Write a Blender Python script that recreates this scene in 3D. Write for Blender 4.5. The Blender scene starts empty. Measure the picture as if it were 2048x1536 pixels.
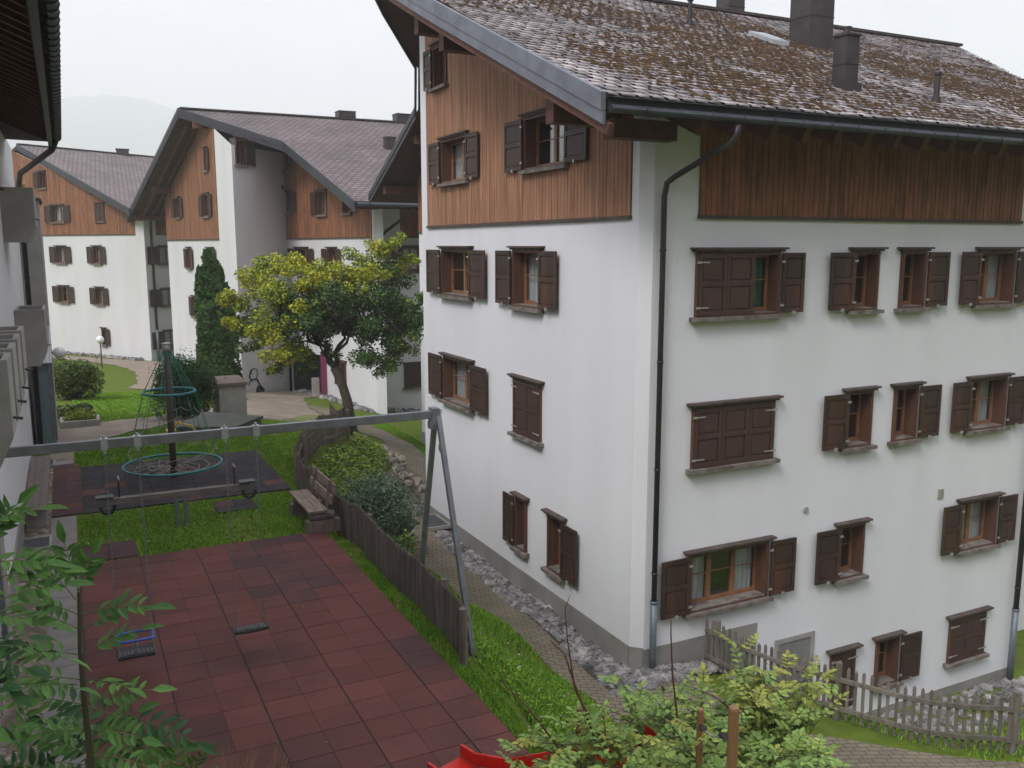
import bpy, bmesh, math, random
import numpy as np
from mathutils import Vector, Matrix, noise
random.seed(7); rng = np.random.default_rng(11)
R = math.radians
C = bpy.context.scene.collection
sc = bpy.context.scene
# ---------------------------------------------------------------- camera, sky, sun
H = 5.3
cam_d = bpy.data.cameras.new('camera'); cam = bpy.data.objects.new('camera', cam_d); C.objects.link(cam); sc.camera = cam
cam_d.sensor_width = 36; cam_d.lens = 1780/2048*36; cam_d.clip_start = .05; cam_d.clip_end = 12000
cam.location = (0, 0, H)
cam.rotation_euler = (R(90)-math.atan(278/1780), 0, -R(26.5))
w = bpy.data.worlds.new('World'); sc.world = w; w.use_nodes = True
nt = w.node_tree; N = nt.nodes; L = nt.links; bg = N['Background']
SUN_EL, SUN_AZ = R(45), R(-120)          # from the left, slightly behind the houses' gable side
sky = N.new('ShaderNodeTexSky'); sky.sky_type = 'NISHITA'; sky.sun_disc = False
sky.sun_elevation = SUN_EL; sky.sun_rotation = SUN_AZ
tc = N.new('ShaderNodeTexCoord'); mp = N.new('ShaderNodeMapping'); mp.inputs['Scale'].default_value = (1, 1, 2.6)
ns = N.new('ShaderNodeTexNoise'); ns.inputs['Scale'].default_value = 2.2; ns.inputs['Detail'].default_value = 7; ns.inputs['Roughness'].default_value = .55
cr = N.new('ShaderNodeValToRGB'); cr.color_ramp.elements[0].position = .36; cr.color_ramp.elements[1].position = .60
cr.color_ramp.elements[0].color = (4.0, 4.1, 5.0, 1); cr.color_ramp.elements[1].color = (6.4, 6.25, 7.1, 1)
mx = N.new('ShaderNodeMix'); mx.data_type = 'RGBA'; mx.inputs[0].default_value = .97
L.new(tc.outputs['Generated'], mp.inputs[0]); L.new(mp.outputs[0], ns.inputs[0]); L.new(ns.outputs[0], cr.inputs[0])
L.new(sky.outputs[0], mx.inputs[6]); L.new(cr.outputs[0], mx.inputs[7]); sx = N.new('ShaderNodeSeparateXYZ'); ma = N.new('ShaderNodeMath'); ma.operation = 'MULTIPLY_ADD'; ma.use_clamp = False; ma.inputs[1].default_value = 1.1; ma.inputs[2].default_value = .64
mz = N.new('ShaderNodeMath'); mz.operation = 'MAXIMUM'; mz.inputs[1].default_value = 0; vs_ = N.new('ShaderNodeVectorMath'); vs_.operation = 'SCALE'   # an overcast sky is brighter overhead than at the horizon
L.new(tc.outputs['Generated'], sx.inputs[0]); L.new(sx.outputs[2], mz.inputs[0]); L.new(mz.outputs[0], ma.inputs[0]); L.new(mx.outputs[2], vs_.inputs[0]); L.new(ma.outputs[0], vs_.inputs['Scale']); L.new(vs_.outputs[0], bg.inputs[0])
bg.inputs[1].default_value = .105
sd = bpy.data.lights.new('sun', 'SUN'); sd.energy = 2.2; sd.angle = R(20); sd.color = (1, .965, .96)
sun = bpy.data.objects.new('sun', sd); C.objects.link(sun)
sdir = Vector((math.sin(SUN_AZ)*math.cos(SUN_EL), math.cos(SUN_AZ)*math.cos(SUN_EL), math.sin(SUN_EL)))
sun.rotation_euler = sdir.to_track_quat('Z', 'Y').to_euler()
sc.view_settings.view_transform = 'Standard'; sc.view_settings.look = 'None'; sc.view_settings.exposure = .72; sc.cycles.volume_bounces = 6; sc.view_settings.gamma = 1

# ---------------------------------------------------------------- materials
M = {}
def mat(name, col, rough=.8, col2=None, scale=8, bump=0, bscale=40, metal=0, stretch=(1,1,1), lo=.35, hi=.65, det=5, spec=.5, col3=None, scale3=1.2, amt3=.5, island=0):
    m = bpy.data.materials.new(name); m.use_nodes = True; nt = m.node_tree; N = nt.nodes; L = nt.links
    b = N['Principled BSDF']; b.inputs['Roughness'].default_value = rough; b.inputs['Metallic'].default_value = metal
    b.inputs['Specular IOR Level'].default_value = spec
    b.inputs['Base Color'].default_value = (*col, 1)
    tc = N.new('ShaderNodeTexCoord'); mp = N.new('ShaderNodeMapping'); mp.inputs['Scale'].default_value = stretch
    L.new(tc.outputs['Object'], mp.inputs[0])
    out = None
    if col2:
        n = N.new('ShaderNodeTexNoise'); n.inputs['Scale'].default_value = scale; n.inputs['Detail'].default_value = det
        r = N.new('ShaderNodeValToRGB'); r.color_ramp.elements[0].position = lo; r.color_ramp.elements[1].position = hi
        r.color_ramp.elements[0].color = (*col, 1); r.color_ramp.elements[1].color = (*col2, 1)
        L.new(mp.outputs[0], n.inputs[0]); L.new(n.outputs[0], r.inputs[0]); out = r.outputs[0]
    if col3:
        n = N.new('ShaderNodeTexNoise'); n.inputs['Scale'].default_value = scale3; n.inputs['Detail'].default_value = 6
        r = N.new('ShaderNodeValToRGB'); r.color_ramp.elements[0].position = .5; r.color_ramp.elements[1].position = .68
        r.color_ramp.elements[0].color = (0,0,0,1); r.color_ramp.elements[1].color = (amt3,)*3+(1,)
        x = N.new('ShaderNodeMix'); x.data_type = 'RGBA'
        L.new(mp.outputs[0], n.inputs[0]); L.new(n.outputs[0], r.inputs[0]); L.new(r.outputs[0], x.inputs[0])
        if out: L.new(out, x.inputs[6])
        else: x.inputs[6].default_value = (*col, 1)
        x.inputs[7].default_value = (*col3, 1); out = x.outputs[2]
    if island:
        g = N.new('ShaderNodeNewGeometry'); h = N.new('ShaderNodeHueSaturation')
        a = N.new('ShaderNodeMath'); a.operation = 'MULTIPLY_ADD'; a.inputs[1].default_value = island; a.inputs[2].default_value = 1-island/2
        L.new(g.outputs['Random Per Island'], a.inputs[0]); L.new(a.outputs[0], h.inputs['Value'])
        a2 = N.new('ShaderNodeMath'); a2.operation = 'MULTIPLY_ADD'; a2.inputs[1].default_value = -.02*island; a2.inputs[2].default_value = .5+.01*island
        L.new(g.outputs['Random Per Island'], a2.inputs[0]); L.new(a2.outputs[0], h.inputs['Hue'])
        if out: L.new(out, h.inputs['Color'])
        else: h.inputs['Color'].default_value = (*col, 1)
        out = h.outputs[0]
    if out: L.new(out, b.inputs['Base Color'])
    if bump:
        n = N.new('ShaderNodeTexNoise'); n.inputs['Scale'].default_value = bscale; n.inputs['Detail'].default_value = 6
        p = N.new('ShaderNodeBump'); p.inputs['Strength'].default_value = bump; p.inputs['Distance'].default_value = .02
        L.new(mp.outputs[0], n.inputs[0]); L.new(n.outputs[0], p.inputs['Height']); L.new(p.outputs[0], b.inputs['Normal'])
    M[name] = m; return m
mat('plaster', (.74,.745,.758), .9, (.70,.705,.718), .5, .3, 60, col3=(.58,.575,.56), scale3=.8, amt3=.16, stretch=(1.6,1.6,.25))
mat('plaster_warm', (.69,.69,.69), .9, (.63,.63,.63), .5, .15, 60, col3=(.55,.52,.46), scale3=.3, amt3=.3, stretch=(1,1,.4))
mat('plinth', (.27,.26,.23), .9, (.21,.20,.18), 1.3, .3, 50, col3=(.33,.32,.29), scale3=.9)
mat('concrete', (.36,.34,.31), .9, (.28,.27,.25), 2, .4, 60)
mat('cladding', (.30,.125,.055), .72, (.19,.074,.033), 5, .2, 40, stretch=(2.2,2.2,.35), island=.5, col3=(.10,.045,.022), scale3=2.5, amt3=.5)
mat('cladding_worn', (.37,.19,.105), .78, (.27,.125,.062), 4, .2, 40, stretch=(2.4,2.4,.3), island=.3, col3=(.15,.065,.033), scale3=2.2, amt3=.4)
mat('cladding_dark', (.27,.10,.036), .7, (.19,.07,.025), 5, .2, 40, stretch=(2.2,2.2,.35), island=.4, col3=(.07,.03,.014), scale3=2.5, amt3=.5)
mat('backing', (.03,.015,.01), .9)
mat('shutter_wood', (.044,.021,.013), .6, (.026,.013,.008), 6, .15, 60, stretch=(3,3,.4), col3=(.15,.055,.022), scale3=1.0, amt3=.3, island=.5)
mat('shutter_closed', (.062,.029,.020), .65, (.048,.022,.015), 6, .1, 60, stretch=(3,3,.4))
mat('jamb_wood', (.105,.045,.022), .65, (.08,.033,.018), 5, .15, 50, stretch=(3,3,.4))
mat('sash_wood', (.27,.125,.055), .5, (.19,.085,.038), 6)
mat('sill_wood', (.10,.075,.06), .8, (.22,.195,.17), 5, .2, 40)
mat('dark_trim', (.055,.036,.028), .75, (.09,.065,.05), 6)
mat('beam_wood', (.10,.036,.018), .75, (.06,.022,.012), 4, .2, 30)
mat('beam_red', (.16,.065,.04), .75, (.11,.042,.026), 4, .2, 30)
mat('soffit', (.075,.03,.018), .8, (.045,.019,.012), 4)
mat('gutter_metal', (.045,.055,.062), .5, (.06,.07,.078), 3, metal=.4)
mat('fascia_metal', (.17,.185,.21), .5, (.12,.13,.155), 2.5, metal=.35)
mat('fascia_dark', (.055,.055,.066), .5, (.04,.04,.048), 2.5, metal=.3)
mat('pipe_metal', (.045,.04,.04), .5, (.06,.052,.05), 3, metal=.4)
mat('galvanised', (.25,.27,.29), .45, (.19,.205,.22), 6, metal=.55)
mat('bright_zinc', (.5,.52,.53), .45, (.4,.42,.43), 20, metal=.5)
mat('steel_pipe', (.17,.20,.215), .5, (.13,.155,.17), 10, metal=.3)
mat('hinge', (.42,.41,.38), .5, metal=.5)
mat('curtain', (.72,.74,.76), .9, (.5,.52,.54), 8, stretch=(3,3,.2))
mat('curtain_green', (.04,.30,.16), .9, (.02,.11,.07), 12, stretch=(4,4,.2))
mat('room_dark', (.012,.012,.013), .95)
mat('slate', (.30,.27,.262), .85, (.20,.178,.172), 5, .4, 30, island=1.0, col3=(.42,.385,.375), scale3=.5, amt3=.7)
mat('slate_under', (.07,.055,.05), .9, (.04,.033,.03), 6)
mat('moss', (.075,.042,.02), 1, (.042,.026,.014), 4, .6, 60, col3=(.13,.08,.032), scale3=2, island=.5, spec=.1)
mat('chimney_metal', (.045,.04,.045), .5, (.075,.06,.058), 3, metal=.4)
mat('rubber_red', (.150,.056,.045), .9, (.125,.049,.040), 2, .35, 300, col3=(.075,.042,.04), scale3=.5, amt3=.7, island=.25, spec=.25)
mat('rubber_dull', (.130,.051,.043), .9, (.108,.046,.040), 2, .35, 300, island=.25, col3=(.06,.04,.04), scale3=.6, spec=.25)
mat('rubber_grey', (.118,.050,.043), .9, (.072,.041,.040), 2, .35, 300, island=.25, spec=.25)
mat('rubber_black', (.040,.035,.038), .9, (.028,.025,.028), 3, .35, 300, col3=(.06,.055,.057), scale3=.9, spec=.25)
mat('rubber_plum', (.095,.048,.052), .9, (.07,.038,.04), 2, .35, 300, spec=.25)
mat('grass_ground', (.085,.135,.016), 1, (.12,.175,.022), 3, .8, 30, col3=(.15,.14,.05), scale3=.9, amt3=.6, spec=.1)
mat('grass_blade', (.19,.34,.025), .8, (.25,.40,.04), 1.2, island=.6, spec=.2)
mat('clover', (.12,.30,.024), .8, (.19,.36,.038), 1.5, island=.6, spec=.2)
mat('dry_grass', (.28,.19,.08), .9, island=.5)
mat('path_slab', (.235,.215,.20), .9, (.19,.175,.165), 3, .3, 80, island=.12)
mat('soil', (.20,.15,.105), 1, (.12,.095,.075), 5, .8, 30, col3=(.30,.25,.19), scale3=2.2, amt3=.8)
mat('sand_path', (.30,.24,.185), 1, (.25,.20,.155), 2, .3, 80, col3=(.2,.17,.13), scale3=.7, amt3=.4)
mat('stone', (.26,.25,.24), .85, (.16,.155,.15), 4, .4, 40, island=.95, col3=(.36,.33,.30), scale3=1.4)
mat('stone_warm', (.30,.26,.21), .85, (.22,.19,.155), 4, .4, 40, island=.6)
mat('fence_wood', (.12,.092,.074), .9, (.19,.16,.135), 7, .4, 60, stretch=(3,3,.4), island=.6, col3=(.075,.06,.035), scale3=1.2, amt3=.5)
mat('fence_grey', (.125,.11,.085), .9, (.19,.17,.14), 7, .4, 60, stretch=(3,3,.4), island=.5, col3=(.08,.08,.04), scale3=1.5, amt3=.5)
mat('bench_wood', (.165,.115,.08), .85, (.26,.20,.155), 6, .3, 50, stretch=(3,.5,3))
mat('grey_plank', (.19,.15,.125), .85, (.13,.10,.085), 5, .2, 50, stretch=(6,.5,3))
mat('beam_grey', (.19,.165,.14), .85, (.12,.10,.085), 5, .2, 50, stretch=(.6,5,5))
mat('teal', (.012,.16,.165), .45, (.018,.20,.20), 8)
mat('green_rope', (.02,.20,.14), .7)
mat('beige_rope', (.30,.27,.22), .9)
mat('mast', (.055,.042,.038), .6, (.075,.06,.055), 6)
mat('blue_plastic', (.02,.09,.42), .35)
mat('red_plastic', (.62,.022,.012), .3, (.55,.018,.01), 3)
mat('yellow_paint', (.62,.42,.02), .45)
mat('black_rubber', (.02,.02,.021), .7, (.035,.035,.036), 20)
mat('seat_rubber', (.085,.088,.09), .6, (.05,.052,.055), 15)
mat('cover_green', (.105,.115,.09), .8, (.08,.09,.07), 3, .15, 20)
mat('box_roof', (.20,.15,.12), .9, (.14,.11,.09), 5)
mat('globe', (.85,.85,.84), .35)
mat('pole_wood', (.32,.17,.08), .6, (.24,.12,.055), 5, .1, 40, stretch=(4,4,.5))
mat('bark', (.07,.055,.038), .95, (.12,.10,.07), 8, .8, 30, stretch=(2,2,.6))
mat('twig', (.06,.05,.025), .8); mat('twig_red', (.13,.05,.035), .8); mat('twig_green', (.10,.15,.04), .7)
mat('leaf_green', (.05,.115,.02), .6, (.085,.165,.028), 1.5, island=.8, spec=.3)
mat('leaf_dark', (.032,.082,.026), .6, (.052,.115,.034), 1.5, island=.8, spec=.3)
mat('leaf_yellow', (.50,.47,.03), .6, (.33,.37,.03), 2, island=.6, spec=.3)
mat('leaf_lime', (.17,.25,.02), .6, (.26,.32,.03), 2, island=.6, spec=.3)
mat('thuja', (.032,.085,.014), .8, (.06,.125,.02), 2.5, island=.8, spec=.2)
mat('box_hedge', (.032,.078,.022), .8, (.055,.115,.03), 2.5, island=.8, spec=.2)
mat('olive_leaf', (.085,.10,.025), .8, (.13,.13,.035), 2.5, island=.8, spec=.2)
mat('silver_leaf', (.10,.15,.095), .8, (.17,.22,.15), 2.5, island=.8, spec=.2)
mat('ash_leaf', (.06,.15,.035), .6, (.10,.20,.045), 3, island=.6, spec=.25)
mat('ash_leaf_dark', (.025,.075,.025), .6, (.045,.11,.035), 3, island=.6, spec=.25)
mat('rose_leaf', (.14,.25,.045), .5, (.23,.33,.06), 3, island=.7, spec=.4)
mat('rose_yellow', (.30,.31,.045), .5, (.20,.26,.04), 3, island=.6, spec=.4)
mat('forest', (.010,.022,.030), 1, (.03,.05,.058), .012, stretch=(1,1,1))
mat('shade_slope_brown', (.05,.045,.035), 1, (.07,.065,.05), .2)  # dull brown for the added light-blocking slope
mat('magenta', (.20,.03,.09), .6)
mat('door_grey', (.22,.22,.215), .8, (.18,.18,.175), 3)
mat('slate_far', (.16,.135,.13), .85)
mat('flat_black', (.008,.008,.008), 1)
mat('flower_pink', (.5,.3,.42), .8)
mat('flower_yellow', (.65,.5,.02), .8)
mat('flower_white', (.7,.72,.66), .8)
def far_slate(name, c1, c2, rot=0):
    m = M[name] if name in M else bpy.data.materials.new(name); m.use_nodes = True; nt = m.node_tree; N = nt.nodes; L = nt.links; b = N['Principled BSDF']
    g = N.new('ShaderNodeTexCoord'); mp = N.new('ShaderNodeMapping'); mp.inputs['Rotation'].default_value = (0, 0, rot)
    br = N.new('ShaderNodeTexBrick'); br.inputs['Scale'].default_value = 1; br.inputs['Brick Width'].default_value = .34; br.inputs['Row Height'].default_value = .26
    br.inputs['Mortar Size'].default_value = .03; br.inputs['Color1'].default_value = (*c1, 1); br.inputs['Color2'].default_value = (*c2, 1); br.inputs['Mortar'].default_value = (.06,.05,.048,1)
    n = N.new('ShaderNodeTexNoise'); n.inputs['Scale'].default_value = .6; n.inputs['Detail'].default_value = 6
    x = N.new('ShaderNodeMix'); x.data_type = 'RGBA'; x.blend_type = 'MULTIPLY'; x.inputs[0].default_value = .6
    L.new(g.outputs['Object'], mp.inputs[0]); L.new(mp.outputs[0], br.inputs[0]); L.new(mp.outputs[0], n.inputs[0])
    r = N.new('ShaderNodeValToRGB'); r.color_ramp.elements[0].position=.3; r.color_ramp.elements[1].position=.7; r.color_ramp.elements[0].color=(.6,.58,.57,1); r.color_ramp.elements[1].color=(1.25,1.2,1.2,1)
    L.new(n.outputs[0], r.inputs[0]); L.new(br.outputs[0], x.inputs[6]); L.new(r.outputs[0], x.inputs[7]); L.new(x.outputs[2], b.inputs['Base Color'])
    bp = N.new('ShaderNodeBump'); bp.inputs['Strength'].default_value = .8; bp.inputs['Distance'].default_value = .04
    L.new(br.outputs[1], bp.inputs['Height']); bp.invert = True; L.new(bp.outputs[0], b.inputs['Normal']); b.inputs['Roughness'].default_value = .9
    M[name] = m
far_slate('slate_far', (.21,.175,.165), (.15,.125,.12))
far_slate('slate_far_turned', (.24,.205,.20), (.18,.155,.15), R(-30.6))
def paver(name, c1, c2, mo, bw=.22, rh=.12, rot=.35):
    m = bpy.data.materials.new(name); m.use_nodes = True; nt = m.node_tree; N = nt.nodes; L = nt.links; b = N['Principled BSDF']
    g = N.new('ShaderNodeTexCoord'); mp = N.new('ShaderNodeMapping'); mp.inputs['Rotation'].default_value = (0, 0, rot)
    br = N.new('ShaderNodeTexBrick'); br.inputs['Scale'].default_value = 1; br.inputs['Brick Width'].default_value = bw; br.inputs['Row Height'].default_value = rh
    br.inputs['Mortar Size'].default_value = .012; br.inputs['Color1'].default_value = (*c1, 1); br.inputs['Color2'].default_value = (*c2, 1); br.inputs['Mortar'].default_value = (*mo, 1)
    n = N.new('ShaderNodeTexNoise'); n.inputs['Scale'].default_value = 1.1; n.inputs['Detail'].default_value = 7
    nd = N.new('ShaderNodeTexNoise'); nd.inputs['Scale'].default_value = 3; 
    vm = N.new('ShaderNodeVectorMath'); vm.operation = 'MULTIPLY_ADD'; vm.inputs[1].default_value = (.05,.05,0)
    L.new(g.outputs['Object'], mp.inputs[0]); L.new(mp.outputs[0], nd.inputs[0]); L.new(nd.outputs[1], vm.inputs[0]); L.new(mp.outputs[0], vm.inputs[2]); L.new(vm.outputs[0], br.inputs[0]); L.new(mp.outputs[0], n.inputs[0])
    x = N.new('ShaderNodeMix'); x.data_type = 'RGBA'; x.blend_type = 'MULTIPLY'; x.inputs[0].default_value = .7
    r = N.new('ShaderNodeValToRGB'); r.color_ramp.elements[0].position=.3; r.color_ramp.elements[1].position=.7; r.color_ramp.elements[0].color=(.55,.55,.5,1); r.color_ramp.elements[1].color=(1.15,1.12,1.05,1)
    L.new(n.outputs[0], r.inputs[0]); L.new(br.outputs[0], x.inputs[6]); L.new(r.outputs[0], x.inputs[7]); L.new(x.outputs[2], b.inputs['Base Color'])
    bp = N.new('ShaderNodeBump'); bp.inputs['Strength'].default_value = .6; bp.inputs['Distance'].default_value = .01; bp.invert = True
    L.new(br.outputs[1], bp.inputs['Height']); L.new(bp.outputs[0], b.inputs['Normal']); b.inputs['Roughness'].default_value = .95; M[name] = m
paver('pavers', (.235,.20,.145), (.20,.17,.125), (.10,.095,.06))
paver('pavers_pale', (.30,.245,.195), (.26,.215,.17), (.17,.15,.115))
gm = bpy.data.materials.new('glass'); gm.use_nodes = True; nt = gm.node_tree; nt.nodes.clear()
o_ = nt.nodes.new('ShaderNodeOutputMaterial'); x_ = nt.nodes.new('ShaderNodeMixShader'); t_ = nt.nodes.new('ShaderNodeBsdfTransparent'); g_ = nt.nodes.new('ShaderNodeBsdfGlossy'); f_ = nt.nodes.new('ShaderNodeLayerWeight'); p_ = nt.nodes.new('ShaderNodeMath'); q_ = nt.nodes.new('ShaderNodeMath')
p_.operation = 'POWER'; p_.inputs[1].default_value = 3; q_.operation = 'MULTIPLY_ADD'; q_.inputs[1].default_value = .7; q_.inputs[2].default_value = .10; f_.inputs[0].default_value = .5; nt.links.new(f_.outputs[1], p_.inputs[0]); nt.links.new(p_.outputs[0], q_.inputs[0]); t_.inputs[0].default_value = (.92,.94,.94,1); g_.inputs['Roughness'].default_value = .02
nt.links.new(q_.outputs[0], x_.inputs[0]); nt.links.new(t_.outputs[0], x_.inputs[1]); nt.links.new(g_.outputs[0], x_.inputs[2]); nt.links.new(x_.outputs[0], o_.inputs[0])
M['glass'] = gm
fm = bpy.data.materials.new('frosted'); fm.use_nodes = True; b = fm.node_tree.nodes['Principled BSDF']
b.inputs['Base Color'].default_value = (.16,.22,.23,1); b.inputs['Roughness'].default_value = .12; M['frosted'] = fm

# ---------------------------------------------------------------- mesh helpers
class MB:
    def __init__(s): s.v = []; s.f = []; s.m = []
    def add(s, vs, fs, mi=0):
        o = len(s.v); s.v += [tuple(v) for v in vs]; s.f += [tuple(o+i for i in f) for f in fs]; s.m += [mi]*len(fs); return s
    def prism(s, bot, top, mi=0):      # two rings of n points
        n = len(bot); s.add(list(bot)+list(top), [tuple(range(n-1,-1,-1)), tuple(range(n, 2*n))]+[(i,(i+1)%n,n+(i+1)%n,n+i) for i in range(n)], mi); return s
    def box(s, a, b, mi=0):
        x0,y0,z0 = a; x1,y1,z1 = b
        return s.prism([(x0,y0,z0),(x1,y0,z0),(x1,y1,z0),(x0,y1,z0)], [(x0,y0,z1),(x1,y0,z1),(x1,y1,z1),(x0,y1,z1)], mi)
    def obox(s, c, ux, uy, uz, mi=0):  # centre and half-axis vectors
        c = Vector(c); ux = Vector(ux); uy = Vector(uy); uz = Vector(uz)
        q = [(-1,-1),(1,-1),(1,1),(-1,1)]
        return s.prism([c+ux*i+uy*j-uz for i,j in q], [c+ux*i+uy*j+uz for i,j in q], mi)
    def bar(s, a, b, w, h, up=(0,0,1), mi=0):
        a = Vector(a); b = Vector(b); d = (b-a).normalized(); u = Vector(up); x = d.cross(u)
        if x.length < 1e-4: x = Vector((1,0,0))
        x.normalize(); y = x.cross(d).normalized()
        return s.obox((a+b)/2, x*w/2, y*h/2, (b-a)/2, mi)
    def tube(s, pts, r, n=8, mi=0, closed=False):
        pts = [Vector(p) for p in pts]; k = len(pts); o = len(s.v)
        rr = r if isinstance(r, (list, tuple)) else [r]*k
        prev = None
        for i, p in enumerate(pts):
            if closed: d = pts[(i+1)%k]-pts[i-1]
            else: d = pts[min(i+1,k-1)]-pts[max(i-1,0)]
            d.normalize()
            if prev is None:
                x = d.cross(Vector((0,0,1)));
                if x.length < .05: x = d.cross(Vector((1,0,0)))
            else: x = prev-d*prev.dot(d)
            x.normalize(); prev = x; y = d.cross(x)
            for j in range(n):
                a = 2*math.pi*j/n; s.v.append(tuple(p+(x*math.cos(a)+y*math.sin(a))*rr[i]))
        for i in range(k if closed else k-1):
            i2 = (i+1)%k
            for j in range(n):
                s.f.append((o+i*n+j, o+i*n+(j+1)%n, o+i2*n+(j+1)%n, o+i2*n+j)); s.m.append(mi)
        if not closed:
            s.f.append(tuple(o+j for j in range(n-1,-1,-1))); s.f.append(tuple(o+(k-1)*n+j for j in range(n))); s.m += [mi, mi]
        return s
    def ball(s, c, r, sq=1, n=8, mi=0, jit=0):
        c = Vector(c); o = len(s.v); rings = n//2+1
        for i in range(rings+1):
            th = math.pi*i/rings
            for j in range(n):
                a = 2*math.pi*j/n; q = 1+(random.random()-.5)*jit
                s.v.append((c.x+r*q*math.sin(th)*math.cos(a), c.y+r*q*math.sin(th)*math.sin(a), c.z+r*sq*q*math.cos(th)))
        for i in range(rings):
            for j in range(n):
                s.f.append((o+i*n+j, o+(i+1)*n+j, o+(i+1)*n+(j+1)%n, o+i*n+(j+1)%n)); s.m.append(mi)
        return s
def link(name, me, mats, parent=None, smooth=False):
    for m in (mats if isinstance(mats, (list, tuple)) else [mats]): me.materials.append(M[m])
    if smooth: me.polygons.foreach_set('use_smooth', [True]*len(me.polygons))
    o = bpy.data.objects.new(name, me); C.objects.link(o)
    if parent: o.parent = parent
    return o
def build(mb, name, mats, parent=None, smooth=False, bevel=0):
    me = bpy.data.meshes.new(name); me.from_pydata(mb.v, [], mb.f); me.polygons.foreach_set('material_index', mb.m); me.update()
    bm = bmesh.new(); bm.from_mesh(me); bmesh.ops.recalc_face_normals(bm, faces=bm.faces); bm.to_mesh(me); bm.free()
    o = link(name, me, mats, parent, smooth)
    if bevel:
        b = o.modifiers.new('b', 'BEVEL'); b.width = bevel; b.segments = 2; b.limit_method = 'ANGLE'
    return o
def tag(o, label=None, cat=None, group=None, kind=None):
    if label: o['label'] = label
    if cat: o['category'] = cat
    if group: o['group'] = group
    if kind: o['kind'] = kind
    return o
def thing(name, label, cat, loc=(0,0,0), group=None):
    o = bpy.data.objects.new(name, None); o.empty_display_size = .3; C.objects.link(o); o.location = loc
    return tag(o, label, cat, group)
def rebase(root, loc):              # put the Empty at its base, keep children where they are
    loc = Vector(loc); root.location = loc
    for ch in root.children: ch.location = ch.location-loc
def quads(name, V, mats, mi=None, parent=None, n=4):   # V: (k, n, 3) array
    k = len(V); me = bpy.data.meshes.new(name); me.vertices.add(k*n); me.vertices.foreach_set('co', np.asarray(V, dtype=np.float32).ravel())
    me.loops.add(k*n); me.loops.foreach_set('vertex_index', np.arange(k*n, dtype=np.int32)); me.polygons.add(k)
    me.polygons.foreach_set('loop_start', np.arange(0, k*n, n, dtype=np.int32)); me.polygons.foreach_set('loop_total', np.full(k, n, dtype=np.int32))
    if mi is not None: me.polygons.foreach_set('material_index', np.asarray(mi, dtype=np.int32))
    me.update(calc_edges=True); return link(name, me, mats, parent)
def leaf_quads(P, size, droop=0., flat=.5, aspect=.55):
    k = len(P); d = rng.normal(size=(k,3)); d[:,2] = d[:,2]*flat-droop; d /= np.linalg.norm(d, axis=1)[:,None]
    e = rng.normal(size=(k,3)); e -= (e*d).sum(1)[:,None]*d; e /= np.linalg.norm(e, axis=1)[:,None]
    s = (size*(.6+.8*rng.random(k)))[:,None]
    return np.stack([P-d*s*.5, P+e*s*aspect*.5, P+d*s*.5, P-e*s*aspect*.5], 1)
def blob(c, r, n, shell=.5):
    u = rng.normal(size=(n,3)); u /= np.linalg.norm(u, axis=1)[:,None]
    q = (shell+(1-shell)*rng.random(n)**.6)[:,None]
    return np.array(c)+u*q*np.array(r)

# ---------------------------------------------------------------- terrain
CP = []
for y in (3, 6, 9, 12, 15, 18, 21, 24):
    for x in (-8, -4, -1, 2, 4.25): CP.append((x, y, 0))
CP += [(-30,10,0),(-30,40,0),(-1,27,0),(2,27,0),(4.8,22,-.02),(5.8,23.1,-.02),(6.95,24.7,-.12),(6.4,25.8,-.15),(7.3,26.6,-.4),(4.5,28.5,-.2),(2,30,-.25),(-1,30,-.25),(0,36,-.45),(3.1,30,-.28),(1,42,-.95),(5,36,-1.1),(6.3,42.5,-1.35),
 (1.5,54.6,-1.55),(-2,50,-1.2),(-1.6,72,-2.3),(4.2,62,-2.15),(-15,75,-2.3),(5.8,59,-2.0),(7.2,46,-2.1),(10.5,46,-2.3),(11,49.5,-2.8),(8,38,-1.7),(8.5,30,-1.1),(9.5,27,-1.7),(8.6,24.5,-1.7),(8.1,22.5,-1.9),(6.4,22,-.8),
 (10.5,28,-2.2),(10.6,32.7,-2.1),(12,33,-2.3),(12.4,38.5,-2.3),(14.8,39.5,-2.7),(12,24,-2.3),(9,24,-2.3),
 (5.9,20,-1.35),(5.6,16,-1.15),(5.5,12,-1.0),(5.4,9,-.85),(4.75,10.6,-.2),(4.8,13.5,-.35),(4.8,17,-.4),
 (7.0,19.2,-2.3),(7.1,16.5,-2.3),(7.2,13,-2.3),(7.4,11,-2.35),(8.73,12.5,-2.37),(8.73,16,-2.36),(8.73,19,-2.36),(8.73,22.5,-2.35),
 (10.2,12.5,-2.5),(10.3,12.3,-2.5),(11,9.9,-2.5),(12.7,8,-2.5),(15,6,-2.6),(9.9,9.75,-2.45),(8.5,11,-2.38),(12.1,7.6,-2.5),(8,6,-2.0),(12,3,-2.4),(6.3,7,-1.3),(5,5.5,-.4),
 (11.3,12.5,-3.1),(12.4,12.5,-4.1),(13.2,12.5,-4.75),(16,12.5,-4.8),(19.4,12.5,-4.9),(26,12.5,-5),(14,9.5,-3.7),(17,9,-4.2),(22,8,-4.5),(12.2,11,-3.2),
 (30,30,-5),(40,10,-5.5),(40,50,-4),(20,60,-3),(30,90,-2.5),(0,90,-2.4),(-30,90,-2),(60,90,-3),(60,-20,-5),(-40,-20,0),(10,-20,-1),(-60,40,-.5)]
CPa = np.array(CP, float); _n = len(CPa)
_D = np.sqrt(((CPa[:,None,:2]-CPa[None,:,:2])**2).sum(2)+.02)
_A = np.zeros((_n+3,_n+3)); _A[:_n,:_n] = _D+np.eye(_n)*-.02; _A[:_n,_n] = 1; _A[:_n,_n+1:] = CPa[:,:2]; _A[_n:,:_n] = _A[:_n,_n:].T
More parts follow.
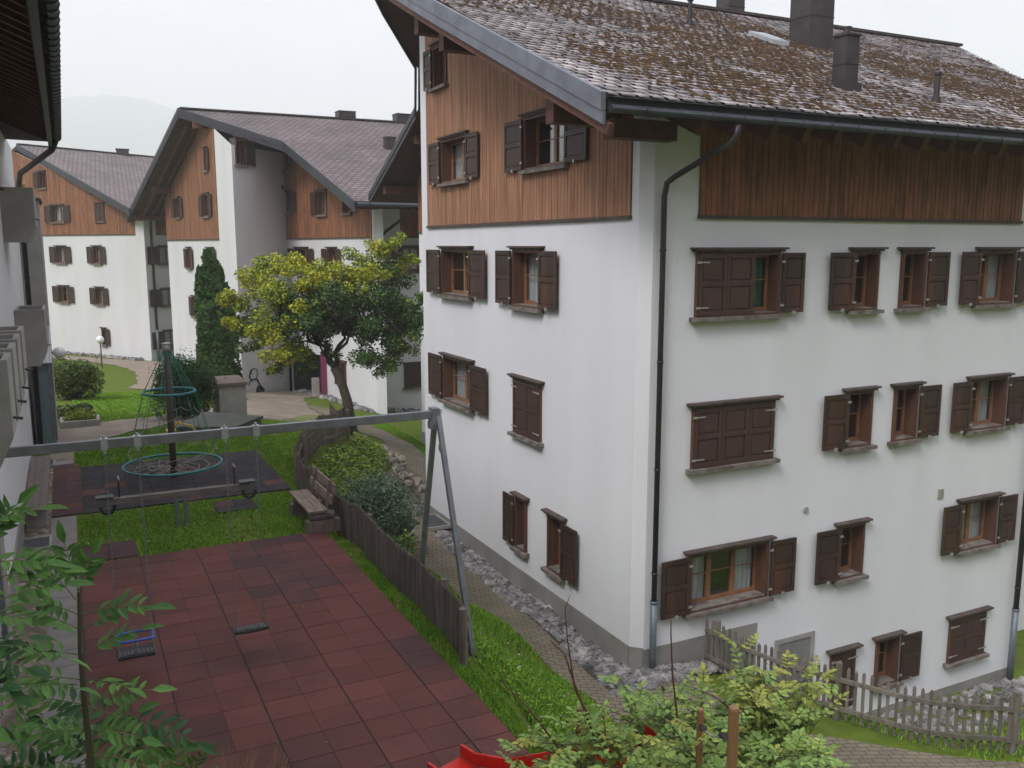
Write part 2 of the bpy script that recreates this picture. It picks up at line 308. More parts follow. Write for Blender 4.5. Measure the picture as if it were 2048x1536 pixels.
_W = np.linalg.solve(_A, np.r_[CPa[:,2], 0, 0, 0])
def hts(X, Y):
    X = np.asarray(X, float); Y = np.asarray(Y, float); xs = X.ravel(); ys = Y.ravel()
    xc = np.clip(xs, -60, 60); yc = np.clip(ys, -20, 90)
    D = np.sqrt((xc[:,None]-CPa[None,:,0])**2+(yc[:,None]-CPa[None,:,1])**2+.02)
    z = D@_W[:_n]+_W[_n]+xc*_W[_n+1]+yc*_W[_n+2]
    flat = (xs > -9)&(xs < 4.2)&(ys > 2)&(ys < 24.2); z[flat] = np.clip(z[flat], -.02, 0)*.3-.004
    return z.reshape(X.shape)
def hz(x, y): return float(hts([x], [y])[0])
gx = np.r_[-2390,-900,-600,-300,-150,-80,-60,-40,-30,-22,-16,-12, np.arange(-9, 30.01, .5), 33,37,42,50,60,80,150,300,600,1300,3590]
gy = np.r_[-590,-150,-60,-20,-10,-5,-2, np.arange(0, 66.01, .5), 70,75,80,90,110,150,250,500,1000,1800,3690]
GX, GY = np.meshgrid(gx, gy, indexing='ij'); GZ = hts(GX, GY)
nx, ny = len(gx), len(gy)
idx = np.arange(nx*ny).reshape(nx, ny)
me = bpy.data.meshes.new('lawn'); me.from_pydata(np.stack([GX.ravel(), GY.ravel(), GZ.ravel()], 1).tolist(), [], np.stack([idx[:-1,:-1], idx[1:,:-1], idx[1:,1:], idx[:-1,1:]], -1).reshape(-1,4).tolist()); me.update()
tag(link('lawn', me, 'grass_ground', smooth=True), kind='structure')
def drape(name, poly, m, off=.03, step=.5, parent=None, wob=0):
    pts = []
    for i, p in enumerate(poly):
        q = poly[(i+1)%len(poly)]; k = max(1, int(math.dist(p, q)/.35)) if wob else 1
        for j in range(k):
            t = j/k; x = p[0]+(q[0]-p[0])*t; y = p[1]+(q[1]-p[1])*t
            if wob:
                x += wob*noise.noise(Vector((x*1.7, y*1.7, 3))); y += wob*noise.noise(Vector((x*1.7, y*1.7, 9)))
            pts.append((x, y))
    bm = bmesh.new(); f = bm.faces.new([bm.verts.new((x, y, 0)) for x, y in pts]); f.normal_update()
    if f.normal.z < 0: f.normal_flip()
    x0, x1 = min(p[0] for p in pts), max(p[0] for p in pts); y0, y1 = min(p[1] for p in pts), max(p[1] for p in pts)
    bmesh.ops.triangulate(bm, faces=bm.faces)
    for k in range(math.floor(x0/step), math.ceil(x1/step)+1): bmesh.ops.bisect_plane(bm, geom=bm.verts[:]+bm.edges[:]+bm.faces[:], plane_co=(k*step,0,0), plane_no=(1,0,0))
    for k in range(math.floor(y0/step), math.ceil(y1/step)+1): bmesh.ops.bisect_plane(bm, geom=bm.verts[:]+bm.edges[:]+bm.faces[:], plane_co=(0,k*step,0), plane_no=(0,1,0))
    bm.verts.ensure_lookup_table(); zs = hts([v.co.x for v in bm.verts], [v.co.y for v in bm.verts])
    for v, z in zip(bm.verts, zs): v.co.z = z+off
    me = bpy.data.meshes.new(name); bm.to_mesh(me); bm.free(); return tag(link(name, me, m, parent), kind='structure')
HOUSEPATH = [(7.15,21.5),(7.2,19),(7.15,16.5),(7.25,14.4),(7.4,13),(7.5,11.6),(7.3,10),(8.2,8.6),(9.6,7.6),(11.3,6.6),(13.2,5.6),(13.6,6.9),(12.2,7.9),(10.9,8.95),(9.9,9.9),(9.6,11.2),(9.7,12.2),(8.9,12.45),(8.7,12.7),(8.7,23.2),(10.9,27.5),(11.3,31.2),(11.2,33.5),(10.6,36.5),(10,39.5),(9.3,39.5),(9.7,34),(9.9,30.5),(9.3,27.2),(8.4,25),(7.5,23.2)]
drape('house_path', HOUSEPATH, 'pavers', .03)
drape('entrance_path', [(4.9,30.0),(6.4,29.4),(8.2,31.5),(9.8,31.8),(9.9,33.5),(9.2,38.5),(9.8,42),(11.4,44.5),(11.4,49),(7.6,45),(6.9,40.5),(5.6,36),(4.9,32.5)], 'pavers_pale', .028, wob=.25)
drape('sand_path', [(-.7,24.2),(-.13,24.2),(-.1,26.0),(.8,26.6),(1.9,27.8),(3.4,29.6),(4.4,32.2),(5.5,36.5),(4.2,36),(3.2,32.8),(2.2,31.3),(.5,30.6),(-.7,30.2)], 'pavers_pale', .026, wob=.2)
drape('upper_path', [(-2,70),(2,64),(5,60.5),(5.8,57),(5.2,50),(4.4,45),(3.2,42),(2.2,43.5),(2.9,48),(3.1,53),(2.2,57.5),(.2,62.5),(-3.5,67.5)], 'sand_path', .028, wob=.3)

# ---------------------------------------------------------------- facade tools
class Fac:
    """vertical plane from A to B (as seen from outside, left to right); n points outwards"""
    def __init__(s, A, B):
        s.A = Vector((A[0],A[1],0)); s.B = Vector((B[0],B[1],0)); s.L = (s.B-s.A).length; s.u = (s.B-s.A)/s.L; s.n = Vector((s.u.y,-s.u.x,0))
    def p(s, u, z, d=0): v = s.A+s.u*u+s.n*d; return (v.x, v.y, z)
    def box(s, mb, u0, u1, z0, z1, d0, d1, mi=0):
        mb.prism([s.p(u0,z0,d0),s.p(u1,z0,d0),s.p(u1,z0,d1),s.p(u0,z0,d1)], [s.p(u0,z1,d0),s.p(u1,z1,d0),s.p(u1,z1,d1),s.p(u0,z1,d1)], mi)
def topz(top, u):
    for (a, za), (b, zb) in zip(top, top[1:]):
        if a <= u <= b+1e-6: return za+(zb-za)*(u-a)/(b-a)
    return top[0][1] if u < top[0][0] else top[-1][1]
def wall(mb, F, z0, top, holes, depth=.3, mi=0):
    us = sorted({0, F.L, *[t[0] for t in top if 0 < t[0] < F.L], *[h[0] for h in holes], *[h[1] for h in holes]})
    for a, b in zip(us, us[1:]):
        if b-a < 1e-5: continue
        m = (a+b)/2; cuts = sorted([(h[2], h[3]) for h in holes if h[0] <= m <= h[1]]); z = z0
        for c0, c1 in cuts+[(None, None)]:
            za = topz(top, a+1e-4) if c0 is None else c0; zb = topz(top, b-1e-4) if c0 is None else c0
            if za > z+1e-4 or zb > z+1e-4: 
                mb.add([F.p(a,z),F.p(b,z),F.p(b,max(zb,z)),F.p(a,max(za,z))], [(0,1,2,3)], mi)
            if c0 is not None: z = c1
    for h in holes:
        u0,u1,a,b = h[:4]; depth = h[4] if len(h) > 4 else .3
        mb.add([F.p(u0,a),F.p(u1,a),F.p(u1,b),F.p(u0,b),F.p(u0,a,-depth),F.p(u1,a,-depth),F.p(u1,b,-depth),F.p(u0,b,-depth)], [(0,1,5,4),(1,2,6,5),(2,3,7,6),(3,0,4,7)], mi)
def boards(parent, F, u0, u1, z0, topf, holes, m='cladding', bw=.125, name='cladding', d=.03):
    mb = MB(); n = max(1, round((u1-u0)/bw)); bw = (u1-u0)/n
    for i in range(n):
        a = u0+i*bw+.004; b = a+bw-.012; c = (a+b)/2; dd = d+.006*random.random(); z = z0
        zt = topf(c)
        for h0, h1 in sorted([(h[2], h[3]) for h in holes if h[0]-.02 < c < h[1]+.02 and h[3] > z0])+[(zt, None)]:
            h0 = min(h0, zt)
            if h0-z > .03: F.box(mb, a, b, z, h0, .008, dd)
            if h1 is None: break
            z = h1
    bk = MB(); us = sorted({u0, u1, *[h[0] for h in holes if u0<h[0]<u1], *[h[1] for h in holes if u0<h[1]<u1], *[u0+(u1-u0)*k/12 for k in range(13)]})
    for a, b in zip(us, us[1:]):
        c = (a+b)/2; z = z0; zt = min(topf(a), topf(b))
        for h0, h1 in sorted([(h[2], h[3]) for h in holes if h[0] < c < h[1] and h[3] > z0])+[(zt, None)]:
            h0 = min(h0, zt)
            if h0-z > .02: F.box(bk, a, b, z, h0, .002, .012)
            if h1 is None: break
            z = h1
    o = build(mb, name, m, parent)
    build(bk, 'backing_board', 'backing', o)
    t = MB(); F.box(t, u0-.02, u1+.02, z0-.06, z0, .004, .06); build(t, 'drip_board', 'dark_trim', o)
    return o
def shutter_mb(F, u0, u1, z0, z1, d, hinge=None, irons=False):
    mb = MB(); t = .05; F.box(mb, u0+.01, u1-.01, z0+.01, z1-.01, d, d+t*.45)
    fw = min(.075, (u1-u0)*.22); zm = z0+(z1-z0)*.47
    for a, b, c, e in ((u0, u0+fw, z0, z1), (u1-fw, u1, z0, z1), (u0+fw, u1-fw, z0, z0+.09), (u0+fw, u1-fw, z1-.09, z1), (u0+fw, u1-fw, zm, zm+.1)):
        F.box(mb, a, b, c, e, d+.004, d+t)
    g = .022
    for c, e in ((z0+.09, zm), (zm+.1, z1-.09)): F.box(mb, u0+fw+g, u1-fw-g, c+g, e-g, d+t*.45, d+t*.8)
    hb = MB()
    if hinge is not None:
        hu = u0 if hinge == 'l' else u1; s = 1 if hinge == 'l' else -1
        for z in (z0+.14, z1-.16):
            F.box(hb, min(hu-s*.05, hu+s*.03), max(hu-s*.05, hu+s*.03), z-.02, z+.02, d+t, d+t+.015)
            if irons: F.box(hb, min(hu, hu+s*.22), max(hu, hu+s*.22), z-.012, z+.012, d+t+.002, d+t+.012)
        if not irons: F.box(hb, (u0+u1)/2-.02, (u0+u1)/2+.04, z0-.03, z0+.03, d+t, d+t+.03)
    return mb, hb
def window(parent, F, u0, u1, z0, z1, mode='open', L=1, Rr=1, sash=2, curtain=None, tilt=False, mul=True, detail=True, sw=None, sill=True, jm='jamb_wood', rd=.75):
    """window box with cornice, sill, sashes, pane and shutters; returns hole for the wall"""
    f = MB(); P = .07; t = .055
    for a, b, c, e in ((u0, u0+t, z0, z1), (u1-t, u1, z0, z1), (u0+t, u1-t, z1-t, z1), (u0+t, u1-t, z0, z0+.03)): F.box(f, a, b, c, e, -.26, P)
    w = build(f, 'window', jm, parent)
    c = MB(); F.box(c, u0-.07, u1+.07, z1+.002, z1+.04, -.01, P+.04); F.box(c, u0-.12, u1+.12, z1+.042, z1+.08, -.01, P+.08); build(c, 'cornice', 'dark_trim', w)
    if sill:
        c = MB(); F.box(c, u0-.10, u1+.10, z0-.075, z0-.003, -.01, P+.09); build(c, 'sill', 'sill_wood', w)
        c = MB(); F.box(c, u0+t, u1-t, z0+.032, z0+.045, -.2, P-.005); build(c, 'inner_sill', 'sill_wood', w)
    a0, a1, b0, b1 = u0+t+.002, u1-t-.002, z0+.047, z1-t-.002
    if mode != 'closed':
        s = MB(); sf = .05; n = sash; wd = (a1-a0)/n
        for i in range(n):
            x0 = a0+i*wd+.002; x1 = x0+wd-.004
            for q in ((x0,x0+sf,b0,b1),(x1-sf,x1,b0,b1),(x0+sf,x1-sf,b0,b0+sf+.02),(x0+sf,x1-sf,b1-sf,b1)): F.box(s, *q, -.24, -.19)
            if mul: F.box(s, x0+sf, x1-sf, b0+(b1-b0)*.55, b0+(b1-b0)*.55+.018, -.218, -.203)
        build(s, 'sash', 'sash_wood', w)
        g = MB(); F.box(g, a0+.01, a1-.01, b0+.01, b1-.01, -.228, -.222); build(g, 'pane', 'glass', w)
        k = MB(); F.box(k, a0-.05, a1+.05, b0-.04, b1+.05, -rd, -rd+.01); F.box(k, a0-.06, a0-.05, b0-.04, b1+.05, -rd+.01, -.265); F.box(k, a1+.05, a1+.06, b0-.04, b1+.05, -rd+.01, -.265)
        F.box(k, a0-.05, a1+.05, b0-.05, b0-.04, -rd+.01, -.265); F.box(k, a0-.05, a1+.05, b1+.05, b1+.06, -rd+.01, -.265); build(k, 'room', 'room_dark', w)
        if curtain:
            k = MB(); ran = {'full': [(0,1)], 'sides': [(0,.33),(.67,1)], 'left': [(0,.45)], 'right': [(.6,1)], 'green': [(0,1)]}[curtain]
            for r0, r1 in ran:
                n = max(4, int((r1-r0)*(a1-a0)/.05))
                for i in range(n):
                    x0 = a0+(a1-a0)*(r0+(r1-r0)*i/n); x1 = a0+(a1-a0)*(r0+(r1-r0)*(i+1)/n); d0 = -.30-.03*(i%2); d1 = -.30-.03*((i+1)%2)
                    k.add([F.p(x0,b0,d0),F.p(x1,b0,d1),F.p(x1,b1,d1),F.p(x0,b1,d0)], [(0,1,2,3)])
            build(k, 'curtain', 'curtain_green' if curtain == 'green' else 'curtain', w)
    sw = sw or (u1-u0)/2*1.0
    def sh(x0, x1, hinge, d, m='shutter_wood', irons=False):
        a, h = shutter_mb(F, x0, x1, z0+.02, z1-.02, d, hinge if detail else None, irons)
        if detail: a.add(h.v, h.f, 1)
        build(a, 'shutter', [m, 'hinge'], w)
    if mode == 'closed':
        n = L if L > 1 else 2; wd = (u1-u0-.05)/n
        for i in range(n): sh(u0+.025+i*wd+.003, u0+.025+(i+1)*wd-.003, 'l' if i == 0 else ('r' if i == n-1 else None), P-.035, 'shutter_closed', True)
    elif mode == 'partial':
        wd = (u1-u0-.05)/4*1.35
        for i in range(2): sh(u0+.025+i*wd+.003, u0+.025+(i+1)*wd-.003, 'l' if i == 0 else None, P-.035, 'shutter_closed', True)
        sh(u1+.02, u1+.02+wd*.85, 'l', P+.005)
    else:
        if L: sh(u0-.03-sw, u0-.03, 'r', P+.005)
        if Rr: sh(u1+.03, u1+.03+sw, 'l', P+.005)
    return (u0, u1, z0, z1)
def gutter(parent, pts, r=.085, m='gutter_metal', name='gutter', seams=True):
    mb = MB(); mb.tube(pts, r, 10)
    if seams:
        s = mb; a, b = Vector(pts[0]), Vector(pts[-1]); n = int((b-a).length/.6)
        for i in range(1, n): c = a+(b-a)*i/n; d = (b-a).normalized()*.012; s.tube([c-d, c+d], r+.012, 10)
    return build(mb, name, m, parent)
def slab(poly, t, m, name, parent, slope_n=None):
    top = [Vector(p) for p in poly]; bot = [v-Vector((0,0,t)) for v in top]; mb = MB(); mb.prism(bot, top); return build(mb, name, m, parent)

# ---------------------------------------------------------------- MAIN HOUSE
GR = (7.1,22.5,12.24)                       # ridge tip
SL = (12.24-7.45)/(22.5-11.35)              # slope towards the viewer
SB = (12.24-7.2)/(34-22.5)
def zr(y): return 7.45+SL*(y-11.35) if y <= 22.5 else 12.24-SB*(y-22.5)
main = thing('apartment_house', 'large white chalet house with mossy slate roof, nearest on the right', 'house')
XW = 8.73
FL = Fac((XW,22.95),(XW,12.72)); FC = Fac((XW,12.72),(XW+.18,12.54)); FR = Fac((XW+.18,12.54),(19.45,12.54))
FB = Fac((12.0,31.9),(12.0,23.3))
def uL(y): return 22.95-y
def uR(x): return x-(XW+.18)
RT = .34   # roof build-up
hl, hr = [], []
def wl(y0, y1, z0, z1, **k): hl.append(window(main, FL, uL(y0), uL(y1), z0, z1, **k))
def wr(x0, x1, z0, z1, **k): hr.append(window(main, FR, uR(x0), uR(x1), z0, z1, **k))
wl(21.45,19.65,4.04,5.2, sash=2, curtain='right'); wl(17.36,16.12,4.0,5.2, sash=1, curtain='left', sw=.72)
wl(21.42,19.62,1.3,2.46, sash=2, curtain='left'); wl(17.34,16.1,1.2,2.42, mode='closed', L=2)
wl(17.22,16.74,-1.42,-.24, sash=1, Rr=0, sw=.5); wl(15.74,15.12,-1.42,-.24, sash=1, L=0, sw=.62)
wl(21.86,21.0,9.2,10.2, sash=1, L=1, Rr=0, sw=.5); wl(21.38,19.78,6.82,7.88, sash=2, curtain='left', sw=.7); wl(16.82,15.1,6.82,7.88, sash=2, sw=.8)
wr(9.81,11.70,4.05,5.18, mode='partial', sash=3, curtain='green'); wr(13.56,14.24,4.05,5.18, sash=1, Rr=0, sw=.62); wr(14.88,15.56,4.05,5.18, sash=1, L=0, sw=.6); wr(17.2,18.34,4.05,5.18, sash=2, curtain='right', sw=.58)
wr(9.83,11.73,1.32,2.44, mode='closed', L=3); wr(13.6,14.3,1.32,2.44, sash=1, Rr=0, sw=.62, curtain='left'); wr(14.94,15.6,1.32,2.44, sash=1, L=0, sw=.6); wr(17.24,18.42,1.32,2.44, sash=2, curtain='sides', sw=.58)
wr(9.86,11.73,-1.42,-.3, sash=3, curtain='sides', sw=.62); wr(13.6,14.3,-1.42,-.3, sash=1, Rr=0, sw=.62); wr(17.24,18.46,-1.40,-.28, sash=2, curtain='full', sw=.58)
wr(13.58,14.26,-4.3,-3.02, mode='closed', L=2, sill=False); wr(14.9,15.56,-4.06,-3.0, sash=1, L=0, curtain='left', sw=.6); wr(17.2,18.4,-4.02,-2.98, mode='closed', L=2)
PZ, PZ2 = 5.80, -1.92
mb = MB()
wall(mb, FL, -2.6, [(0, zr(22.95)-RT), (.45, zr(22.5)-RT), (FL.L, zr(12.72)-RT)], hl)
mb.add([FC.p(0,-2.6),FC.p(FC.L,-2.6),FC.p(FC.L,7.6),FC.p(0,7.6)], [(0,1,2,3)])
wall(mb, FR, -5.3, [(0,7.6),(FR.L,7.6)], hr)
mb.add([(19.45,12.54,-5.5),(19.45,14.2,-5.5),(19.45,14.2,8.3),(19.45,12.54,7.6)], [(0,1,2,3)])
mb.add([(19.45,14.2,-5.5),(23.6,14.2,-5.5),(23.6,14.2,8.3),(19.45,14.2,8.3)], [(0,1,2,3)])
mb.add([(XW,22.95,-2.6),(12,22.95,-2.6),(12,22.95,11.7),(XW,22.95,11.7)], [(0,1,2,3)])
mb.add([(12,22.95,-2.6),(12,31.9,-2.6),(12,31.9,7.75),(12,22.95,11.7)], [(0,1,2,3)])
mb.add([(12,31.9,-2.6),(23.6,31.9,-2.6),(23.6,31.9,7.75),(12,31.9,7.75)], [(0,1,2,3)])
mb.add([(23.6,14.2,-5.5),(23.6,31.9,-5.5),(23.6,31.9,7.75),(23.6,22.5,11.8),(23.6,14.2,8.3)], [(0,1,2,3,4)])
build(mb, 'wall', 'plaster', main)
# plinth: stands 4 mm proud, follows the photo's level top on the gable side and steps on the right
mb = MB(); FL.box(mb, -.01, FL.L, -2.9, PZ2, .004, .02)
FC.box(mb, 0, FC.L, -2.9, PZ2, .004, .02); FR.box(mb, .0, 11.57-8.91, -3.4, -1.95, .004, .018)
FR.box(mb, 11.57-8.91, uR(19.45), -5.6, -4.62, .004, .018); build(mb, 'plinth', 'plinth', main)
mb = MB(); 
for a,b,c,d in ((12.05,12.15,-4.7,-2.42),(13.0,13.1,-4.7,-2.42),(12.15,13.0,-2.52,-2.42)): FR.box(mb, uR(a), uR(b), c, d, .004, .03)
o = build(mb, 'door_surround', 'concrete', main); mb = MB(); FR.box(mb, uR(12.16), uR(12.99), -4.7, -2.53, .004, .012); build(mb, 'cellar_door', 'door_grey', main)
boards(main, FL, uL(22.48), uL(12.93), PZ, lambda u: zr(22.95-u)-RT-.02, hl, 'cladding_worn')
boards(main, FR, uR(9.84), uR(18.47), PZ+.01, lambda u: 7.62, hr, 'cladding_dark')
boards(main, FB, .05, 8, PZ, lambda u: zr(31.9-u)-RT-.05, [], 'cladding')
# roof deck, soffit and verge boards
NEAR = [(7.1,22.5),(7.05,17.9),(7.2,11.35),(24.4,11.35),(25.0,17.2),(28.9,22.5)]
FARP = [(7.1,22.5),(28.9,22.5),(24.8,34),(10.85,34),(10.69,28.32),(9.81,25.93),(8.11,23.83)]
def roofpoly(P, dz=0): return [(x, y, zr(y)+dz) for x, y in P]
slab(roofpoly(NEAR, -.06), .2, 'soffit', 'roof_deck', main); slab(roofpoly(FARP, -.0), .26, 'soffit', 'roof_deck', main)
roof = slab([(x, y, zr(y)-.012) for x, y in NEAR], .045, 'slate_under', 'roof', main)
def slates(parent, X0, X1, Yb, Yt, zf, dx=.27, dy=.21, m='slate', clip=None):
    Q = []; k = 0; y = Yb
    while y < Yt:
        x = X0(y)-(k%2)*dx/2
        while x < X1(y):
            a = max(x+random.uniform(.008,.035), X0(y)); b = min(x+dx-random.uniform(.01,.05), X1(y)); cut = random.random()
            if b-a > .05:
                j = random.uniform(-.012,.012); ya = y+j+(.03 if cut < .15 else 0); yb = min(y+dy*1.35, Yt+.03); za = zf(ya)+.030+random.uniform(0,.012); zb = zf(yb)+.008
                w = .022; tw = random.uniform(-.006,.006)
                Q.append([(a,ya,za+tw),(b,ya,za-tw),(b,yb,zb),(a,yb,zb)]); Q.append([(a,ya,za-w),(b,ya,za-w),(b,ya,za-tw),(a,ya,za+tw)])
            x += dx
        y += dy; k += 1
    V = np.array(Q); P = V.reshape(-1,3); n = len(Q)
    me = bpy.data.meshes.new('slates')   # join the two faces of a slate so they share one random value
    vs, fs = [], []
    for i in range(0, n, 2):
        o = len(vs); vs += Q[i]+[Q[i+1][0], Q[i+1][1]]; fs += [(o,o+1,o+2,o+3),(o+4,o+5,o+1,o)]
    me.from_pydata(vs, [], fs); me.update(); return link('slates', me, m, parent)
tag(slates(roof, lambda y: 7.1+.02*(22.5-y) if y > 17 else 7.16, lambda y: 24.4+(y-11.35)*.1 if y < 17.2 else 25.0+(y-17.2)*.735, 11.33, 22.45, zr), kind='stuff')
# moss cushions on the slates
mv, mf = [], []
cnt = 0
while cnt < 17500:
    x = random.uniform(7.3, 27); y = random.uniform(11.5, 22.2)
    if x > (24.3+(y-11.35)*.1 if y < 17.2 else 24.9+(y-17.2)*.735): continue
    d = .55*noise.noise(Vector((x*.33, y*.33, 1)))+.45*noise.noise(Vector((x*1.1, y*1.1, 5)))+.30*noise.noise(Vector((x*3.1, y*3.1, 8)))
    bias = .10-abs(y-14.5)*.018 if y > 14.5 else .10-(14.5-y)*.05
    if abs(x-(16.2+(17.9-y)*.30)) < .32 and y < 18.0: bias -= .5
    if x < 10.5: bias -= (10.5-x)*.10
    if y > 17.5: bias -= (y-17.5)*.05
    if x > 17: bias -= (x-17)*.02
    if d*.8+bias < random.uniform(-.3,.36): continue
    k = round((y-11.33)/.21); yy = 11.33+k*.21+random.uniform(-.05,.03) if random.random() < .6 else y
    kx = (k%2)*.135; xs_ = 7.16+kx+round((x-7.16-kx)/.27)*.27; x = xs_+random.gauss(0,.05) if random.random() < .55 else x
    r = random.uniform(.018,.044)*(1.25 if random.random()<.12 else 1); zz = zr(yy)+.03; o = len(mv); n = 6; ph = random.random()*6
    for ring, (q, h) in enumerate(((1, -.01), (.75, .35))):
        for j in range(n):
            a = ph+j*2*math.pi/n; rr = r*q*random.uniform(.75,1.25)
            px, py = x+rr*math.cos(a)*1.0, yy+rr*math.sin(a)*1.35; mv.append((px, py, zz+r*h*.8+SL*(py-yy)))
    mv.append((x, yy, zz+r*.48))
    for j in range(n): mf.append((o+j, o+(j+1)%n, o+n+(j+1)%n, o+n+j)); mf.append((o+n+j, o+n+(j+1)%n, o+2*n))
    cnt += 1
me = bpy.data.meshes.new('moss'); me.from_pydata(mv, [], mf); me.update(); tag(link('moss', me, 'moss', roof, True), kind='stuff')
# ridge cap, verges, eaves
mb = MB(); mb.bar((7.05,22.5,12.29), (28.95,22.5,12.29), .3, .08); build(mb, 'ridge_cap', 'slate_under', roof)
def verge(parent, pts, h=.34, m='fascia_metal', name='verge_board', w=.05, out=.03):
    mb = MB()
    for a, b in zip(pts, pts[1:]):
        a = Vector(a); b = Vector(b); dd = b-a; dd.z = 0; s = dd.normalized().cross(Vector((0,0,1)))*w
        for z0, z1, k in ((-h*.52, .05, 1), (-h, -h*.54, .55)):
            q = [a+Vector((0,0,z0)), b+Vector((0,0,z0)), b+Vector((0,0,z1)), a+Vector((0,0,z1))]
            mb.prism([v-s*.2 for v in q], [v+s*k for v in q])
    return build(mb, name, m, parent)
vp = [(7.13,11.30,zr(11.30)),(7.0,17.9,zr(17.9)),(7.05,22.5,12.24)]
verge(main, vp, .40, w=-.07)
verge(main, [(7.1,22.5,12.24),(8.06,23.83,zr(23.83)),(9.76,25.93,zr(25.93)),(10.62,28.32,zr(28.32)),(10.78,34,zr(34))], .32, 'fascia_dark', w=-.06)
mb = MB()
for a, b in zip(vp, vp[1:]): mb.bar(Vector(a)+Vector((.10,0,-.47)), Vector(b)+Vector((.10,0,-.47)), .09, .16)
build(mb, 'verge_rafter', 'beam_red', main)
for y, r in ((13.35,.13),(18.05,.12),(19.5,.12)):
    mb = MB(); mb.box((7.35,y-.13,zr(y)-1.02),(8.70,y+.13,zr(y)-.62)); build(mb, 'purlin', 'beam_wood', main)
mb = MB(); mb.box((7.75,12.0,6.95),(8.95,12.3,7.25)); build(mb, 'purlin', 'beam_wood', main)
for y in (29.2, 32.6):
    mb = MB(); mb.box((10.9,y-.11,zr(y)-.62),(12.0,y+.11,zr(y)-.32)); build(mb, 'purlin', 'beam_red', main)
for k in range(23):
    x = 7.62+k*.72
    mb = MB(); 
    if x > 8.8: mb.prism([(x,11.62,7.0),(x+.15,11.62,7.0),(x+.15,12.6,7.42),(x,12.6,7.42)], [(x,11.5,7.25),(x+.15,11.5,7.25),(x+.15,12.6,7.72),(x,12.6,7.72)]); build(mb, 'rafter', 'beam_red', main)
gutter(main, [(7.2,11.26,7.25),(24.4,11.26,7.22)], .06)
mb = MB(); mb.box((7.2,11.34,7.22),(24.4,11.38,7.40)); mb.box((7.2,11.24,7.405),(24.4,11.37,7.417)); build(mb, 'eaves_board', 'gutter_metal', main)
def pipe(parent, pts, r=.05, m='pipe_metal', foot=None):
    pb = MB(); pb.tube(pts, r, 12)
    z = pts[-1][2]+.6
    while z < pts[-2][2]-.2: pb.tube([(pts[-1][0],pts[-1][1],z),(pts[-1][0],pts[-1][1],z+.03)], r+.01, 12); z += 1.9
    o = build(pb, 'downpipe', m, parent, True)
    if foot: mb = MB(); mb.tube([foot[0], foot[1]], r+.012, 12); mb.tube([foot[0], (foot[0][0], foot[0][1], foot[0][2]-.05)], r+.022, 12); build(mb, 'pipe_foot', 'steel_pipe', o, True)
pipe(main, [(9.55,11.26,7.15),(9.55,11.28,7.0),(9.5,11.36,6.88),(9.12,12.25,6.42),(9.05,12.38,6.32),(9.04,12.43,6.1),(9.04,12.43,-1.1)], .05, foot=((9.04,12.43,-1.0),(9.04,12.43,-2.6)))
pipe(main, [(19.36,11.6,7.1),(19.36,12.3,6.5),(19.36,12.42,6.2),(19.36,12.42,-3.2)], .06, foot=((19.36,12.42,-3.1),(19.36,12.42,-5.1)))
def chimney(parent, x, y, w, d, h, zf, cap=False, cowl=False):
    zb = zf(y)-.3; z1 = zf(y)+h; mb = MB(); mb.box((x-w/2,y-d/2,zb),(x+w/2,y+d/2,z1)); mb.box((x-w/2-.012,y-d/2-.012,zf(y)+h*.45),(x+w/2+.012,y+d/2+.012,zf(y)+h*.45+.02))
    mb.box((x-w/2-.03,y-d/2-.03,z1),(x+w/2+.03,y+d/2+.03,z1+.04)); mb.box((x-w/2-.06,y-d/2-.06,zb),(x+w/2+.06,y+d/2+.1,zf(y)+.1))
    if cowl: c = mb; c.tube([(x,y,z1+.02),(x,y,z1+.16)], .07, 10); c.tube([(x,y,z1+.16),(x,y,z1+.19)], .09, 10)
    o = build(mb, 'chimney', 'chimney_metal', parent)
def vent(parent, x, y, h, zf, r=.055):
    mb = MB(); mb.tube([(x,y,zf(y)-.1),(x,y,zf(y)+h)], r, 10); mb.tube([(x,y,zf(y)+h),(x,y,zf(y)+h+.05)], r+.03, 10); mb.tube([(x,y,zf(y)),(x,y,zf(y)+.1)], r+.04, 10); build(mb, 'vent_pipe', 'chimney_metal', parent)
chimney(roof, 17.98, 18.45, .8, .75, 1.42, zr); chimney(roof, 14.05, 13.45, .34, .34, .98, zr, cowl=True); chimney(roof, 18.95, 22.9, .62, .6, .9, lambda y: 12.1); chimney(roof, 15.7, 22.75, .5, .5, .35, lambda y: 12.1)
vent(roof, 14.55, 19.12, .58, zr); vent(roof, 16.22, 13.05, .55, zr, .06)
mb = MB(); mb.prism([(16.0,17.7,zr(17.7)+.03),(16.55,17.7,zr(17.7)+.03),(16.55,18.6,zr(18.6)+.03),(16.0,18.6,zr(18.6)+.03)], [(16.0,17.7,zr(17.7)+.13),(16.55,17.7,zr(17.7)+.13),(16.55,18.6,zr(18.6)+.13),(16.0,18.6,zr(18.6)+.13)])
mb.prism([(16.06,17.8,zr(17.8)+.135),(16.49,17.8,zr(17.8)+.135),(16.49,18.5,zr(18.5)+.135),(16.06,18.5,zr(18.5)+.135)], [(16.06,17.8,zr(17.8)+.145),(16.49,17.8,zr(17.8)+.145),(16.49,18.5,zr(18.5)+.145),(16.06,18.5,zr(18.5)+.145)], 1); build(mb, 'skylight', ['bright_zinc','glass'], roof)
mb = MB(); mb.tube([(12.68,12.53,.17),(12.68,12.50,.17)], .06, 16); build(mb, 'wall_vent', 'bright_zinc', main)
mb = MB(); FR.box(mb, uR(16.5), uR(16.66), -.1, .1, .003, .03); FR.box(mb, uR(16.53), uR(16.63), -.06, .06, .03, .034, 0); build(mb, 'vent_grille', 'hinge', main)
